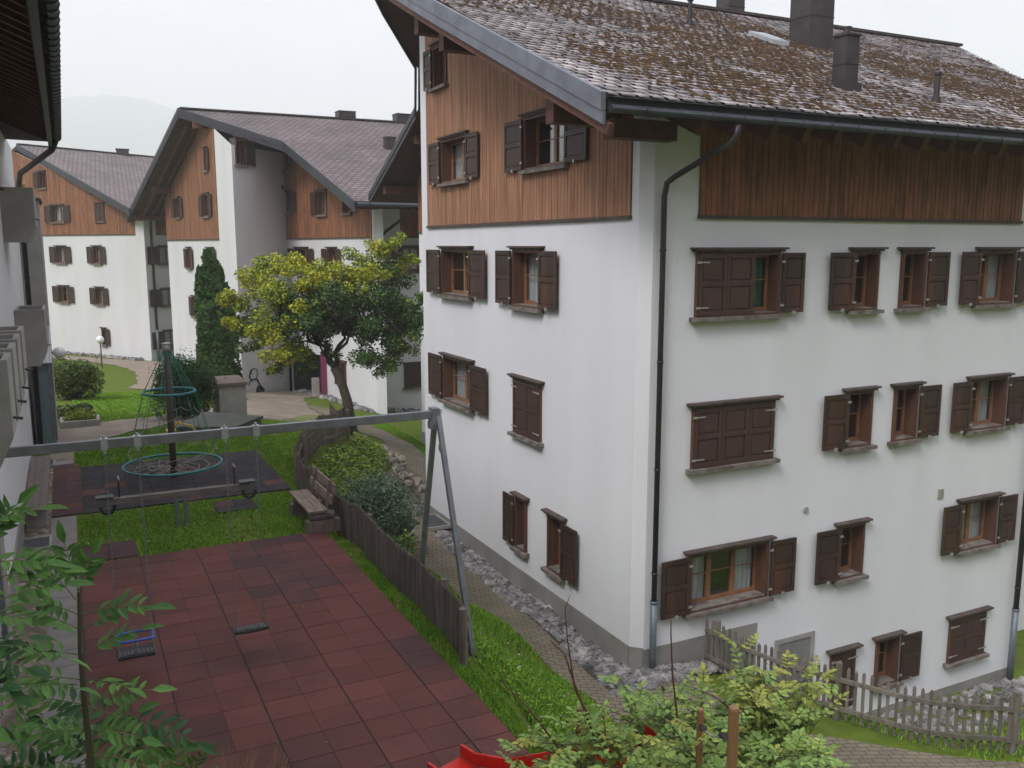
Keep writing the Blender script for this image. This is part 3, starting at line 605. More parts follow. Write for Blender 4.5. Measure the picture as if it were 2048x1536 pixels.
mb = MB(); mb.tube([(8.72,21.6,-.05),(8.62,21.6,-.05)], .11, 14); build(mb, 'wall_lamp', 'galvanised', main)
mb = MB(); FB.box(mb, 0, 8.5, -2.9, -1.85, .004, .03); build(mb, 'rear_plinth', 'plinth', main)
rebase(main, (8.9,12.6,-2.4))

# ---------------------------------------------------------------- MIDDLE HOUSE
mid = thing('apartment_house', 'middle white chalet house with projecting tower, behind the maple tree', 'house')
def cw(x, f): r = (x-1024)/1801.6; return (f*(.4462+.8949*r), f*(.8949-.4462*r))
P0, P1, P1b, P2, P3, P3b = (5.79,59.24), (7.19,47.81), (7.55,45.3), (10.75,48.4), (12.35,38.5), (12.7,38.2)
P1a = (7.35,47.3)
PKz, PKy = 12.15, 49.62; S2 = (12.15-7.12)/(49.62-36.92); S2b = (12.15-7.04)/(62.9-49.62)
def z2(y): return 12.15-S2*(49.62-y) if y <= 49.62 else 12.15-S2b*(y-49.62)
GL = Fac(P0, P1); GT = Fac(P1b, P2); GRt = Fac(P2, P3); GS = Fac(P1, P1b)
GE = Fac((12.75,40.2),(20,40.2))
gl, gt, gr, ge = [], [], [], []
def W2(lst, F, c, z0, wd, h=1.16, **k): lst.append(window(mid, F, c-wd/2, c+wd/2, z0, z0+h, detail=False, **k))
def ux(F, x):      # where a sight line of the plan meets the facade
    r = (x-1024)/1801.6; dx, dy = .4462+.8949*r, .8949-.4462*r
    # A+u*t = s*d
    det = F.u.x*(-dy)+dx*F.u.y
    return (-F.A.x*(-dy)-dx*F.A.y)/det
UL = {x: ux(GL, x) for x in (361,378,386,414,418,424,392)}
W2(gl, GL, UL[361], 6.86, 1.2, 1.15, sw=.6); W2(gl, GL, UL[418], 6.78, 1.15, 1.15, sw=.55, curtain='left'); W2(gl, GL, ux(GL,424)-.25, 9.1, .6, 1.15, sash=1, L=0, sw=.4)
W2(gl, GL, UL[378], 3.98, .75, 1.15, sash=1, sw=.5); W2(gl, GL, UL[424]-.3, 3.98, 1.15, 1.15, sw=.5)
W2(gl, GL, UL[386]-.3, 1.25, .75, 1.15, sash=1, sw=.5); W2(gl, GL, UL[392], -1.4, .6, 1.15, sash=1, sw=.5, Rr=0)
W2(gt, GT, ux(GT,488), 9.15, .75, 1.25, sash=1, L=0, sw=.7, rd=.34)
W2(gr, GRt, ux(GRt,585)-.3, 6.95, .9, 1.1, sw=.7, L=0, sash=1); W2(gr, GRt, ux(GRt,648), 6.75, 1.1, 1.15, sw=.65, Rr=0, curtain='left'); W2(gr, GRt, ux(GRt,697), 6.75, .9, 1.15, sw=.6, L=0, curtain='right')
W2(gr, GRt, ux(GRt,583)-.2, 9.1, .6, 1.1, sw=.5, L=0, sash=1)
for z in (3.98, 1.22): W2(gr, GRt, ux(GRt,603), z, 1.6, 1.16, sw=.8); W2(gr, GRt, ux(GRt,664), z, .95, 1.16, sash=1, sw=.55)
W2(gr, GRt, ux(GRt,680), -1.5, .6, 1.2, sash=1, Rr=0, sw=.5)
W2(ge, GE, ux(GE,822), 4.05, .95, 1.16, Rr=0, sw=.75, curtain='full'); W2(ge, GE, ux(GE,822), 1.3, .95, 1.16, Rr=0, sw=.75); W2(ge, GE, ux(GE,822), -1.5, .95, 1.16, mode='closed')
ent = [(4.1, GT.L-.02, -3.4, -.25, 1.2)]; entr = [(.04, 4.3, -3.4, -.25, 1.2)]
mb = MB(); T = .38
wall(mb, GL, -3, [(0, z2(P0[1])-T), (GL.L, z2(P1[1])-T)], gl); wall(mb, GS, -3, [(0, z2(P1[1])-T), (GS.L, z2(P1b[1])-T)], [])
wall(mb, GT, -3.6, [(0, z2(P1b[1])-T), (GT.L, z2(45.3)-T)], gt+ent); wall(mb, GRt, -3.6, [(0, z2(P2[1])-T), (GRt.L, z2(P3[1])-T)], gr+entr)
GC = Fac(P3, P3b); wall(mb, GC, -3.2, [(0,7.4),(GC.L,7.4)], []); GD = Fac(P3b, (12.75,40.2))
mb.add([(P3b[0],P3b[1],-3.2),(12.75,40.2,-3.2),(12.75,40.2,7.9),(P3b[0],P3b[1],7.4)], [(0,1,2,3)])
wall(mb, GE, -3.2, [(0,7.6),(GE.L,7.6)], ge)
mb.add([(P0[0],P0[1],-3),(25,59.24,-3),(25,59.24,8),(P0[0],P0[1],8)], [(0,1,2,3)])
mb.add([(20,40.2,-3.2),(25,59.24,-3.2),(25,59.24,8),(20,40.2,7.6)], [(0,1,2,3)])
build(mb, 'wall', 'plaster_warm', mid)
mb = MB()
for F_, e_ in ((GT, ent[0]), (GRt, entr[0])):
    F_.box(mb, e_[0]+.003, e_[1]-.003, -3.4, -.255, -1.19, -1.17); F_.box(mb, e_[0]+.003, e_[0]+.02, -3.4, -.255, -1.17, -.03); F_.box(mb, e_[1]-.02, e_[1]-.003, -3.4, -.255, -1.17, -.03); F_.box(mb, e_[0]+.02, e_[1]-.02, -.28, -.255, -1.17, -.03)
build(mb, 'entrance_dark_lining', 'room_dark', mid)  # near-black lining; the opening's shade is put into its colour
mb = MB(); GRt.box(mb, 1.2, 2.3, -2.9, -.8, -1.16, -1.1); build(mb, 'entrance_door', 'dark_trim', mid)
mb = MB(); q = GRt.p(4.42, -2.9, .12); mb.box((q[0]-.12,q[1]-.12,-3),(q[0]+.12,q[1]+.12,-.1)); build(mb, 'entrance_post', 'magenta', mid)
mb = MB(); q = GRt.p(4.1, -2.9, .45); mb.box((q[0]-.16,q[1]-.16,-3),(q[0]+.16,q[1]+.16,-1.35)); build(mb, 'entrance_pillar', 'concrete', mid)
boards(mid, GL, .02, GL.L-.12, 5.62, lambda u: z2(P0[1]-u*.99)-T, gl, 'cladding', .16)
boards(mid, GRt, .02, GRt.L-.15, 5.66, lambda u: z2(P2[1]-u*.99)-T, gr, 'cladding', .16)
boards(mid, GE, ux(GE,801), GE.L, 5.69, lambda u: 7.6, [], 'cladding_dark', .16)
EX2 = 28
mn = [(5.82,49.62),(9.99,44.74),(11.11,36.92),(EX2,36.92),(EX2,49.62)]; mfp = [(5.82,49.62),(EX2,49.62),(EX2,62.9),(3.83,62.9)]
rf2 = slab([(x,y,z2(y)) for x,y in mn], .06, 'slate_far', 'roof', mid); slab([(x,y,z2(y)-.065) for x,y in mn], .24, 'soffit', 'roof_deck', mid)
slab([(x,y,z2(y)) for x,y in mfp], .3, 'soffit', 'roof_deck', mid)
verge(mid, [(11.05,36.8,z2(36.8)),(9.93,44.72,z2(44.72)),(5.76,49.62,12.15)], .42, 'fascia_dark', w=-.06)
verge(mid, [(5.76,49.62,12.15),(3.77,62.95,z2(62.95))], .34, 'fascia_dark', w=-.06)
mb = MB(); mb.bar((5.8,49.62,12.2),(EX2,49.62,12.2),.3,.08); build(mb, 'ridge_cap', 'slate_under', rf2)
for y, x0, x1 in ((57.6,4.9,6.3),(61.6,4.2,6.0),(48.9,6.3,7.4),(38.0,11.3,12.4)):
    mb = MB(); mb.box((x0,y-.12,z2(y)-.72),(x1,y+.12,z2(y)-.4)); build(mb, 'purlin', 'beam_red', mid)
for k in range(5):
    y = 51+k*2.4; mb = MB(); mb.bar((4.6,62.6,z2(62.6)-.4+.0), (4.6,62.5,z2(62.5)-.4), .1,.1)
for k in range(3):
    mb = MB(); x0 = 4.9+k*.5; mb.bar((x0+1.3,50.2,z2(50.2)-.42),(x0-.35,62.4,z2(62.4)-.42),.12,.18); build(mb, 'rafter', 'beam_red', mid)
gutter(mid, [(11.1,36.8,6.98),(EX2,36.8,6.94)], .1, seams=False)
pipe(mid, [(13.55,36.85,6.85),(13.5,37.2,6.6),(13.2,39.4,5.9),(13.15,40.0,5.6),(13.15,40.05,-1.6)], .07, foot=((13.15,40.05,-1.5),(13.15,40.05,-2.9)))
chimney(rf2, 14.6, 50.1, .95, .8, .5, lambda y: 12.1); chimney(rf2, 17.9, 50.0, .9, .8, .6, lambda y: 12.05); chimney(rf2, 15.3, 44.7, .5, .5, .5, z2)
mb = MB(); mb.tube([GT.p(GT.L-.3,8.3,.0), GT.p(GT.L-.3,8.3,.05)], .1, 12); build(mb, 'wall_vent', 'pipe_metal', mid)
rebase(mid, (8.5,46,-2.4))
# black wire figure on the tower wall
mb = MB()
def gp(x, y):      # photo-measured outline on the tower face, metres
    return GT.p((x-493)/47*1.5+ .55, -2.15+(783-y)/45*1.25, .035)
st = [[(528,783),(519,770),(513,759),(507,758),(497,758),(493,750),(496,744),(499,739)],[(499,739),(505,738),(513,740),(514,750),(511,757)],[(490,767),(494,759),(500,760)],[(526,783),(514,772),(512,780)],[(519,783),(511,777),(511,783)],[(499,748),(497,742),(502,741)],[(530,782),(522,774)]]
for s_, r_ in zip(st, (.035,.02,.025,.05,.05,.015,.05)): mb.tube([gp(*p) for p in s_], r_, 6)
tag(build(mb, 'wall_sculpture', 'flat_black'), 'black wire line figure mounted on the grey tower wall beside the entrance', 'sculpture')

# ---------------------------------------------------------------- FAR HOUSE
far = thing('apartment_house', 'farthest white chalet house at the end of the lawn, on the left', 'house')
A1, B1 = Vector((-0.98-5.9*.516, 71.56+5.9*.857, 0)), Vector((4.25,62.69,0))
F1 = Fac(A1, B1); U0 = F1.L
def u1(x): return ux(F1, x)
FE = Fac((4.67,61.92),(4.67+14*.857,61.92+14*.516)); f1, fe = [], []
def W1(lst, F, c, z0, wd, **k): lst.append(window(far, F, c-wd/2, c+wd/2, z0, z0+1.16, detail=False, **k))
W1(f1, F1, u1(121), 6.85, 1.5, sw=.75, curtain='left'); W1(f1, F1, u1(205), 6.85, 1.1, mode='closed'); W1(f1, F1, u1(96), 9.2, .9, sw=.5, Rr=0)
for z in (4.05, 1.3):
    W1(f1, F1, u1(121), z, 1.2, sw=.65, curtain='full' if z>3 else None); W1(f1, F1, u1(193), z, .9, sw=.55, curtain='full')
W1(f1, F1, u1(196), -1.45, .45, sash=1, L=0, sw=.45)
for z in (4.05, 1.3, -1.45): W1(fe, FE, 1.7, z, 1.4, sw=.9, Rr=0, curtain='full')
S1 = (12.45-7.52)/12.3
E1 = Vector((3.95,61.16,7.5)); K1 = Vector((-2.43,74.96,12.45)); rd = Vector((.857,.516,0)).normalized(); _n1 = (K1-E1).cross(rd).normalized()
def z1d(u):
    p = F1.A+F1.u*u; z = E1.z-(_n1.x*(p.x-E1.x)+_n1.y*(p.y-E1.y))/_n1.z
    return (z if z < 12.45 else 24.9-z)-.1
mb = MB(); wall(mb, F1, -3, [(U0*k/16, z1d(U0*k/16)-.3) for k in range(17)], f1)
FK = Fac(B1, (4.67,61.92)); wall(mb, FK, -3, [(0,7.6),(FK.L,7.6)], []); wall(mb, FE, -3, [(0,7.5),(FE.L,7.5)], fe)
mb.add([FE.p(FE.L,-3),(8,90,-3),(8,90,7.5),FE.p(FE.L,7.5)], [(0,1,2,3)]); mb.add([(A1.x,A1.y,-3),(8,95,-3),(8,95,8),(A1.x,A1.y,8)], [(0,1,2,3)])
build(mb, 'wall', 'plaster_warm', far)
boards(far, F1, .05, U0-.05, 6.0, lambda u: z1d(u)-.32, f1, 'cladding', .18)
boards(far, FE, .9, 1.9+.5, 6.0, lambda u: 7.4, [], 'cladding_dark', .18)
E1 = Vector((3.95,61.16,7.5)); K1 = Vector((-2.43,74.96,12.45)); rd = Vector((.857,.516,0)).normalized()
dn = (E1-K1); dn = dn-rd*dn.dot(rd)       # straight down the slope
mb = MB(); q = [K1, E1, E1+rd*22, K1+rd*(22+rd.dot(E1-K1))]
rf1 = slab(q, .07, 'slate_far_turned', 'roof', far); slab([v-Vector((0,0,.075)) for v in q], .24, 'soffit', 'roof_deck', far)
bk = K1-Vector((.516*-1,.857*-1,0))*0
back = [K1, K1+rd*24, K1+rd*24+Vector((-.516*12,.857*12,-4.9)), K1+Vector((-.516*12,.857*12,-4.9))]; slab(back, .3, 'soffit', 'roof_deck', far)
verge(far, [E1-rd*.05, K1-rd*.05], .42, 'fascia_dark', w=-.06)
mb = MB(); mb.bar(K1+Vector((0,0,.05)), K1+rd*24+Vector((0,0,.05)), .3,.08); build(mb, 'ridge_cap', 'slate_under', rf1)
gutter(far, [E1+Vector((0,-.1,-.15)), E1+rd*22+Vector((0,-.1,-.18))], .1, seams=False)
pp = FE.p(.45,0,.1); pipe(far, [(pp[0],pp[1]-.9,7.2),(pp[0],pp[1]-.2,6.7),(pp[0],pp[1],6.3),(pp[0],pp[1],-.2)], .08, foot=((pp[0],pp[1],-.1),(pp[0],pp[1],-2.6)))
for u, y in ((.35,.9),(.78,.5)):
    p = E1.lerp(K1, u)-rd*-.2; mb = MB(); mb.bar(p+Vector((0,0,-.5)), p+rd*1.0+Vector((0,0,-.5)), .24,.3); build(mb, 'purlin', 'beam_wood', far)
p = K1+rd*8.4; chim = MB(); chim.box((p.x-.45,p.y-.35,p.z-1.0),(p.x+.45,p.y+.35,p.z+.35)); chim.box((p.x-.5,p.y-.4,p.z+.35),(p.x+.5,p.y+.4,p.z+.42)); build(chim, 'chimney', 'chimney_metal', rf1)
p = K1+rd*12.0; chim = MB(); chim.box((p.x-.5,p.y-.35,p.z-.6),(p.x+.5,p.y+.35,p.z+.2)); build(chim, 'chimney', 'chimney_metal', rf1)
p = K1.lerp(E1,.4)+rd*10.4; mb = MB(); mb.tube([p-Vector((0,0,.2)), p+Vector((0,0,1.0)), p+Vector((-.25,0,1.05))], .08, 8); build(mb, 'vent_pipe', 'chimney_metal', rf1)
rebase(far, (2,64,-2.3))

# ---------------------------------------------------------------- LEFT HOUSE
left = thing('apartment_house', 'white house at the left picture edge with dark soffit and concrete balcony planters', 'house')
XL = -1.02
mb = MB(); mb.prism([(-9,3,-.5),(XL,3,-.5),(XL,27,-.5),(-9,27,-.5)], [(-9,3,11.0),(XL,3,7.75),(XL,27,7.75),(-9,27,11.0)]); build(mb, 'wall', 'plaster', left)
mb = MB()
for y0, y1 in ((4,8.3),(9.2,10.0),(11.0,11.6),(12.6,13.2)): mb.box((XL+.003,y0,-.2),(XL+.05,y1,3.9))
build(mb, 'wall_panel', 'concrete', left)
mb = MB(); mb.box((XL+.003,4,-.2),(XL+.03,18,.55)); mb.box((XL+.003,23,-.2),(XL+.02,27,.35)); build(mb, 'plinth', 'plinth', left)
ev = -.02
def zl(x): return 7.50+(ev-x)*.42
pl = [(ev,0,0),(ev,20.0,0),(XL-.1,24.5,0),(-9,27.5,0),(-9,0,0)]
slab([(x,y,zl(x)) for x,y,_ in pl], .05, 'slate', 'roof', left); slab([(x,y,zl(x)-.055) for x,y,_ in pl], .16, 'soffit', 'roof_deck', left)
for k in range(52):
    y = 2+k*.36
    if y < 19.8: mb = MB(); mb.prism([(XL,y,zl(XL)-.28),(ev-.12,y,zl(ev)-.28+.05),(ev-.12,y+.07,zl(ev)-.28+.05),(XL,y+.07,zl(XL)-.28)], [(XL,y,zl(XL)-.217),(ev-.12,y,zl(ev)-.217+.05),(ev-.12,y+.07,zl(ev)-.217+.05),(XL,y+.07,zl(XL)-.217)]); build(mb, 'rafter', 'beam_wood', left)
mb = MB(); mb.tube([(ev+.06,1,7.36),(ev+.06,20.0,7.36)], .07, 10)
for k in range(62): y = 1.5+k*.3; mb.tube([(ev+.06,y,7.36),(ev+.06,y+.03,7.36)], .083, 10)
build(mb, 'gutter', 'gutter_metal', left)
mb = MB(); mb.box((ev-.1,0,7.20),(ev-.03,20,7.46)); build(mb, 'eaves_board', 'pipe_metal', left)
pipe(left, [(ev+.02,19.9,7.28),(ev-.05,20.2,7.15),(-.75,23.4,6.9),(-.84,24.6,6.7),(-.85,25.2,6.3),(-.85,25.2,.1)], .06)
def planter(y0, y1, z0, z1, x1=-.45, taper=.0):
    mb = MB(); t = .05
    mb.prism([(XL,y0,z0),(x1-.14,y0,z0),(x1-.14,y1,z0),(XL,y1,z0)], [(XL,y0,z0+.3),(x1,y0,z0+.3),(x1,y1,z0+.3),(XL,y1,z0+.3)])
    for a, b in (((XL,y0,z0+.3),(x1,y0+t,z1)),((XL,y1-t,z0+.3),(x1,y1,z1)),((x1-t,y0+t,z0+.3),(x1,y1-t,z1)),((XL,y0+t,z0+.3),(XL+t,y1-t,z1))): mb.box(a, b)
    s = mb; s.tube([(x1-.02,y0+.1,z0+.45),(x1+.07,y0+.1,z0+.43)], .014, 6, 1); build(mb, 'balcony_planter', ['concrete','pipe_metal'], left, bevel=.006)
planter(21.3,23.0,2.75,3.95); planter(19.9,21.6,5.35,6.4); planter(10.6,11.2,3.55,4.42); planter(9.6,10.2,3.5,4.42); planter(8.75,9.3,3.5,4.42); planter(7.9,8.45,3.5,4.42); planter(9.0,9.6,5.35,6.1, -.5); planter(8.0,8.6,5.35,6.1,-.5)
mb = MB(); mb.box((-6,27.02,-.4),(-.5,29.2,6.45)); build(mb, 'stair_tower', 'concrete', left)
mb = MB(); mb.box((-6,26.98,6.45),(-.44,29.25,6.52)); build(mb, 'tower_coping', 'dark_trim', left)
# glazed porch
mb = MB()
for x, y in ((-.92,25.3),(-.52,25.3),(-.52,26.9)): mb.box((x-.035,y-.035,0),(x+.035,y+.035,2.35))
mb.box((-.95,25.26,2.3),(-.49,25.33,2.37)); mb.box((-.56,25.3,2.3),(-.49,27,2.37))
for k in range(6): x = -.95+k*.09; mb.bar((x,25.2,2.38),(x,27.0,3.15),.02,.03)
po = build(mb, 'porch', 'galvanised', left)
mb = MB(); mb.box((-.885,25.29,.05),(-.555,25.31,2.3)); mb.box((-.53,25.34,.05),(-.51,26.86,2.3)); build(mb, 'porch_pane', 'frosted', po)
mb = MB(); mb.prism([(-.97,25.15,2.35),(-.46,25.15,2.35),(-.46,27.0,3.13),(-.97,27.0,3.13)], [(-.97,25.15,2.37),(-.46,25.15,2.37),(-.46,27.0,3.15),(-.97,27.0,3.15)]); build(mb, 'porch_roof', 'bright_zinc', po)
mb = MB(); mb.box((-.9,26.6,0),(-.62,26.64,2.2)); build(mb, 'door', 'jamb_wood', left)
rebase(left, (XL,15,0))
lamp = thing('globe_lamp', 'white globe wall lamp beside the glazed porch', 'lamp', (-.3,27.6,2.35)); mb = MB(); mb.ball((0,0,0), .16, 1, 20); o = build(mb, 'globe', 'globe', lamp, True); mb = MB(); mb.bar((-.3,.05,.0),(-.1,.02,0),.04,.04); build(mb, 'bracket', 'galvanised', lamp)
zl_ = hz(1.5,54.6); lamp = thing('globe_lamp', 'white globe lamp on a thin post in the far lawn', 'lamp', (1.5,54.6,zl_)); mb = MB(); mb.ball((0,0,1.62), .21, 1, 20); build(mb, 'globe', 'globe', lamp, True); mb = MB(); mb.tube([(0,0,-.2),(0,0,1.45)], .035, 8); mb.tube([(0,0,1.4),(0,0,1.46)], .08, 8); build(mb, 'post', 'pipe_metal', lamp)

# ---------------------------------------------------------------- playground floor
def tiles(name, cells, sz, mats, h=.025, z0=-.0, label=None, pick=None, g=.004):
    mb = MB()
    for (x, y, wx, wy) in cells:
        k = pick(x, y); q = random.uniform(-.0015,.0015)
        mb.prism([(x+g,y+g,z0-.03),(x+wx-g,y+g,z0-.03),(x+wx-g,y+wy-g,z0-.03),(x+g,y+wy-g,z0-.03)], [(x+g,y+g,z0+h+q),(x+wx-g,y+g,z0+h+q),(x+wx-g,y+wy-g,z0+h-q),(x+g,y+wy-g,z0+h+q)], k)
    return tag(build(mb, name, mats), kind='structure')
ts = .4575; rcells = []
for i in range(9):
    for j in range(22):
        x = -.11+i*ts+(i//2)*.004; y = 15.93-(j+1)*ts-(j//2)*.003
        if j == 0 and i < 2: pass
        rcells.append((x, y, ts-(.012 if i%2 else 0), ts-(.006 if j%2 else 0)))
def redpick(x, y):
    v = noise.noise(Vector((x*.55, y*.45, 2)))+.35*noise.noise(Vector((x*2.1, y*2.1, 6)))+random.uniform(-.12,.12)
    return 0 if v > -.1 else (1 if v > -.42 else 2)
tiles('red_rubber_floor', rcells, ts, ['rubber_red','rubber_dull','rubber_grey'], pick=redpick, g=.0018)
bc = [(.0+i*ts, 18.2+j*ts, ts, ts) for i in range(9) for j in range(11) if not (j < 2 and i < 0)]
bc = [c for c in bc if c[1] > 19.0+ (0 if c[0] > -1 else 9)] + [(2.4+i*.4,17.95+j*.4,.4,.4) for i in range(2) for j in range(2)]
tiles('black_rubber_floor', bc, ts, ['rubber_black','rubber_grey'], pick=lambda x,y: 0 if random.random() < .9 else 1, z0=.002)
pc = [(-.57+i*.28, 19.15+j*ts, .28, ts) for i in range(2) for j in range(10)]+[(-.1+i*.45,16.03+j*.45,.45,.45) for i in range(2) for j in range(2)]
tiles('plum_rubber_floor', pc, ts, ['rubber_plum','rubber_dull'], pick=lambda x,y: 0 if random.random() < .7 else 1, z0=.001)
sp = [(-.57, 4.0+j*.5, .44, .5) for j in range(30)]+[(-.57, 23.75+j*.5, .44, .5) for j in range(5)]
tiles('slab_path', sp, .5, ['path_slab'], pick=lambda x,y: 0, z0=0)
drape('stone_gap_shade', [(7.95,12.0),(8.05,15),(8.2,18),(8.2,23),(8.7,23),(8.7,12.72),(8.9,12.5),(10.3,12.5),(10.3,12.05),(8.1,11.95)], 'slate_under', .045)  # dark sheet under the rubble; shadows between the stones put into its colour
tiles('floor_base', [(-.13,5.9,4.13,10.05)], 1, ['slate_under'], h=.012, z0=0, pick=lambda x,y: 0)
drape('soil_strip', [(-1.02,4),(-.57,4),(-.57,24),(-1.02,24)], 'soil', .02)
sv = MB()
for k in range(260):
    x = random.uniform(-.98,-.62); y = random.uniform(6,23.9); sv.ball((x,y,.02), random.uniform(.03,.1), random.uniform(.2,.4), 7, 0, .6)
tag(build(sv, 'flat_stones', 'stone_warm'), 'flat pale stones pressed into the soil strip along the left wall', 'stones', kind='stuff')
def rocks(name, label, pts, rmin, rmax, m='stone'):
    sv = MB()
    for x, y in pts:
        r = random.uniform(rmin, rmax); ax = random.uniform(0,3.14)
        o = len(sv.v); sv.ball((0,0,0), r, 1, 7, 0, .55)
        sx, sy, sz = random.uniform(.8,1.35), random.uniform(.6,1), random.uniform(.5,.8); z = hz(x,y)
        for i in range(o, len(sv.v)):
            a,b,c = sv.v[i]; a*=sx; b*=sy; c*=sz; sv.v[i] = (x+a*math.cos(ax)-b*math.sin(ax), y+a*math.sin(ax)+b*math.cos(ax), z+.04+c)
    return tag(build(sv, name, m), label, 'stones', kind='stuff')
pts = []
for k in range(1000):
    y = random.uniform(12.0,23); xo = 8.02+(.2 if y > 18 else .2*(y-12)/6); x = random.uniform(xo, 8.7)
    if not (21.0 < y < 22.3 and x > 8.0): pts.append((x,y))
for k in range(170):
    x = random.uniform(8.2,10.3); y = random.uniform(12.05,12.45); pts.append((x,y))
for k in range(700): x = random.uniform(10.3,24); pts.append((x, random.uniform(10.9,12.4)))
rocks('wall_stones', 'grey and white rubble stones filling the strip along the house walls', pts, .05, .15)
rocks('far_stones', 'small pale stones along the foot of the far houses', [(random.uniform(0,1)*d[0]+a[0], a[1]+random.uniform(0,1)*0+0) for a,d in [((0,0),(0,0))]][:0]+[tuple((F1.A+F1.u*random.uniform(0,F1.L)+F1.n*random.uniform(.1,.7)).to_2d()) for _ in range(260)]+[tuple((GRt.A+GRt.u*random.uniform(1.5,GRt.L)+GRt.n*random.uniform(.1,.6)).to_2d()) for _ in range(160)]+[(random.uniform(12.8,16), random.uniform(39.4,40)) for _ in range(60)], .07, .2)
g = thing('floor_grate', 'galvanised light shaft grate at the foot of the main gable wall', 'grate', (8.3,21.6,hz(8.3,21.6)))
mb = MB()
for a,b in (((-.4,-.55,.03),(.4,-.5,.12)),((-.4,.5,.03),(.4,.55,.12)),((-.4,-.5,.03),(-.35,.5,.12)),((.35,-.5,.03),(.4,.5,.12))): mb.box(a,b)
build(mb, 'frame', 'concrete', g); mb = MB()
for k in range(22): y = -.48+k*.045; mb.box((-.35,y,.09),(.35,y+.012,.115))
build(mb, 'bars', 'galvanised', g); mb = MB(); mb.box((-.35,-.5,.035),(.35,.5,.04)); build(mb, 'shaft', 'flat_black', g)  # thin black plate under the bars; the depth's darkness is its colour
for yy, ll in ((17.35,'steel grate in the stone strip beside the near end of the plank bench'),(23.9,'small steel grate in front of the glazed porch')):
    g = thing('floor_grate', ll, 'grate', (-.78,yy,.03)); mb = MB(); mb.box((-.24,-.34,0),(.24,-.3,.05)); mb.box((-.24,.3,0),(.24,.34,.05)); mb.box((.2,-.3,0),(.24,.3,.05)); build(mb, 'frame', 'concrete', g)
    mb = MB()
    for k in range(14): mb.box((-.23,-.29+k*.042,.03),(.19,-.28+k*.042,.045))
    build(mb, 'bars', 'galvanised', g); mb = MB(); mb.box((-.24,-.3,.004),(.2,.3,.01)); build(mb, 'shaft', 'flat_black', g)  # black plate here too, painted dark in place of shaded depth

# ---------------------------------------------------------------- swing set and swings
S = thing('swing_set', 'galvanised steel swing frame with a square top beam over the red rubber floor', 'swing frame', (4.45,11.25,0))
mb = MB(); mb.bar((-1.0,11.25,3.0),(4.42,11.25,3.0),.075,.11); build(mb, 'beam', 'galvanised', S, bevel=.006)
for x, s in ((4.45,1),(-.93,-1)):
    for y, xe in ((10.2,.08),(12.3,.05)):
        mb = MB(); mb.bar((x, 11.25+(y-11.25)*.04, 3.02), (x+s*xe, y, hz(x+s*xe,y)-.15), .075, .065, up=(1,0,0)); build(mb, 'leg', 'galvanised', S, bevel=.005)
    mb = MB(); mb.box((x-.09,11.16,2.86),(x+.012,11.34,3.09)); mb.box((x-.11,11.18,2.8),(x-.03,11.32,2.9))
    for dz in (2.88,2.93,3.03,3.06):
        for dy in (-.06,.06): mb.tube([(x-.1,11.25+dy,dz),(x+.05,11.25+dy,dz)], .012, 6)
    build(mb, 'corner_bracket', 'galvanised', S)
hx = (.27,.63,1.63,2.01)
for x in hx: mb = MB(); mb.box((x-.04,11.20,2.935),(x+.04,11.30,3.065)); mb.tube([(x,11.25,3.06),(x,11.25,3.10)], .018, 6); mb.tube([(x,11.25,2.94),(x,11.25,2.88)], .02, 6); build(mb, 'hanger', 'bright_zinc', S)
rebase(S, (4.45,11.25,0))
def chain(parent, a, b):
    a = Vector(a); b = Vector(b); n = int((b-a).length/.034); mb = MB(); d = (b-a)/n; dn = d.normalized(); e0 = dn.cross(Vector((0,1,0))).normalized(); e1 = dn.cross(e0).normalized()
    for i in range(n):
        c = a+d*(i+.5); e = e0 if i%2 else e1; l = .023; ww = .010
        mb.tube([c+dn*l+e*0, c+dn*l*.5+e*ww, c-dn*l*.5+e*ww, c-dn*l, c-dn*l*.5-e*ww, c+dn*l*.5-e*ww], .0032, 4, closed=True)
    return build(mb, 'chain', 'galvanised', parent)
sw = thing('flat_swing', 'flat grey rubber swing seat on two chains', 'swing', (1.83,11.22,.42))
mb = MB()
for k in range(8):
    x0 = 1.615+k*.05375; s0 = -.012*math.sin(math.pi*k/8); s1 = -.012*math.sin(math.pi*(k+1)/8)
    mb.prism([(x0,11.13,.40+s0),(x0+.05375,11.13,.40+s1),(x0+.05375,11.31,.40+s1),(x0,11.31,.40+s0)], [(x0,11.13,.435+s0),(x0+.05375,11.13,.435+s1),(x0+.05375,11.31,.435+s1),(x0,11.31,.435+s0)])
build(mb, 'seat', 'black_rubber', sw, bevel=.006); mb = MB()
for k in range(9): mb.box((1.66+k*.04,11.15,.432),(1.685+k*.04,11.29,.438))
build(mb, 'tread', 'seat_rubber', sw)
chain(sw, (1.63,11.25,2.89), (1.655,11.22,.45)); chain(sw, (2.01,11.25,2.89), (2.005,11.22,.45))
rebase(sw, (1.83,11.22,.42))
sw = thing('toddler_swing', 'toddler swing with blue safety frame and grey seat on chains', 'swing', (.46,11.2,.4))
mb = MB(); mb.prism([(.25,11.08,.36),(.67,11.08,.36),(.69,11.33,.38),(.24,11.33,.38)], [(.25,11.08,.395),(.67,11.08,.395),(.69,11.33,.42),(.24,11.33,.42)]); build(mb, 'seat', 'black_rubber', sw, bevel=.006)
mb = MB()
for k in range(9): mb.box((.275+k*.043,11.1,.397),(.30+k*.043,11.3,.410))
build(mb, 'tread', 'seat_rubber', sw)
mb = MB(); c = []
for (cx_, cy_, a0) in ((.62,11.29,0),(.30,11.29,90),(.30,11.09,180),(.62,11.09,270)):
    for q in (0,45,90): c.append((cx_+.04*math.cos(R(a0+q)), cy_+.04*math.sin(R(a0+q)), .60))
mb.tube(c, .017, 8, closed=True); build(mb, 'safety_ring', 'blue_plastic', sw, True)
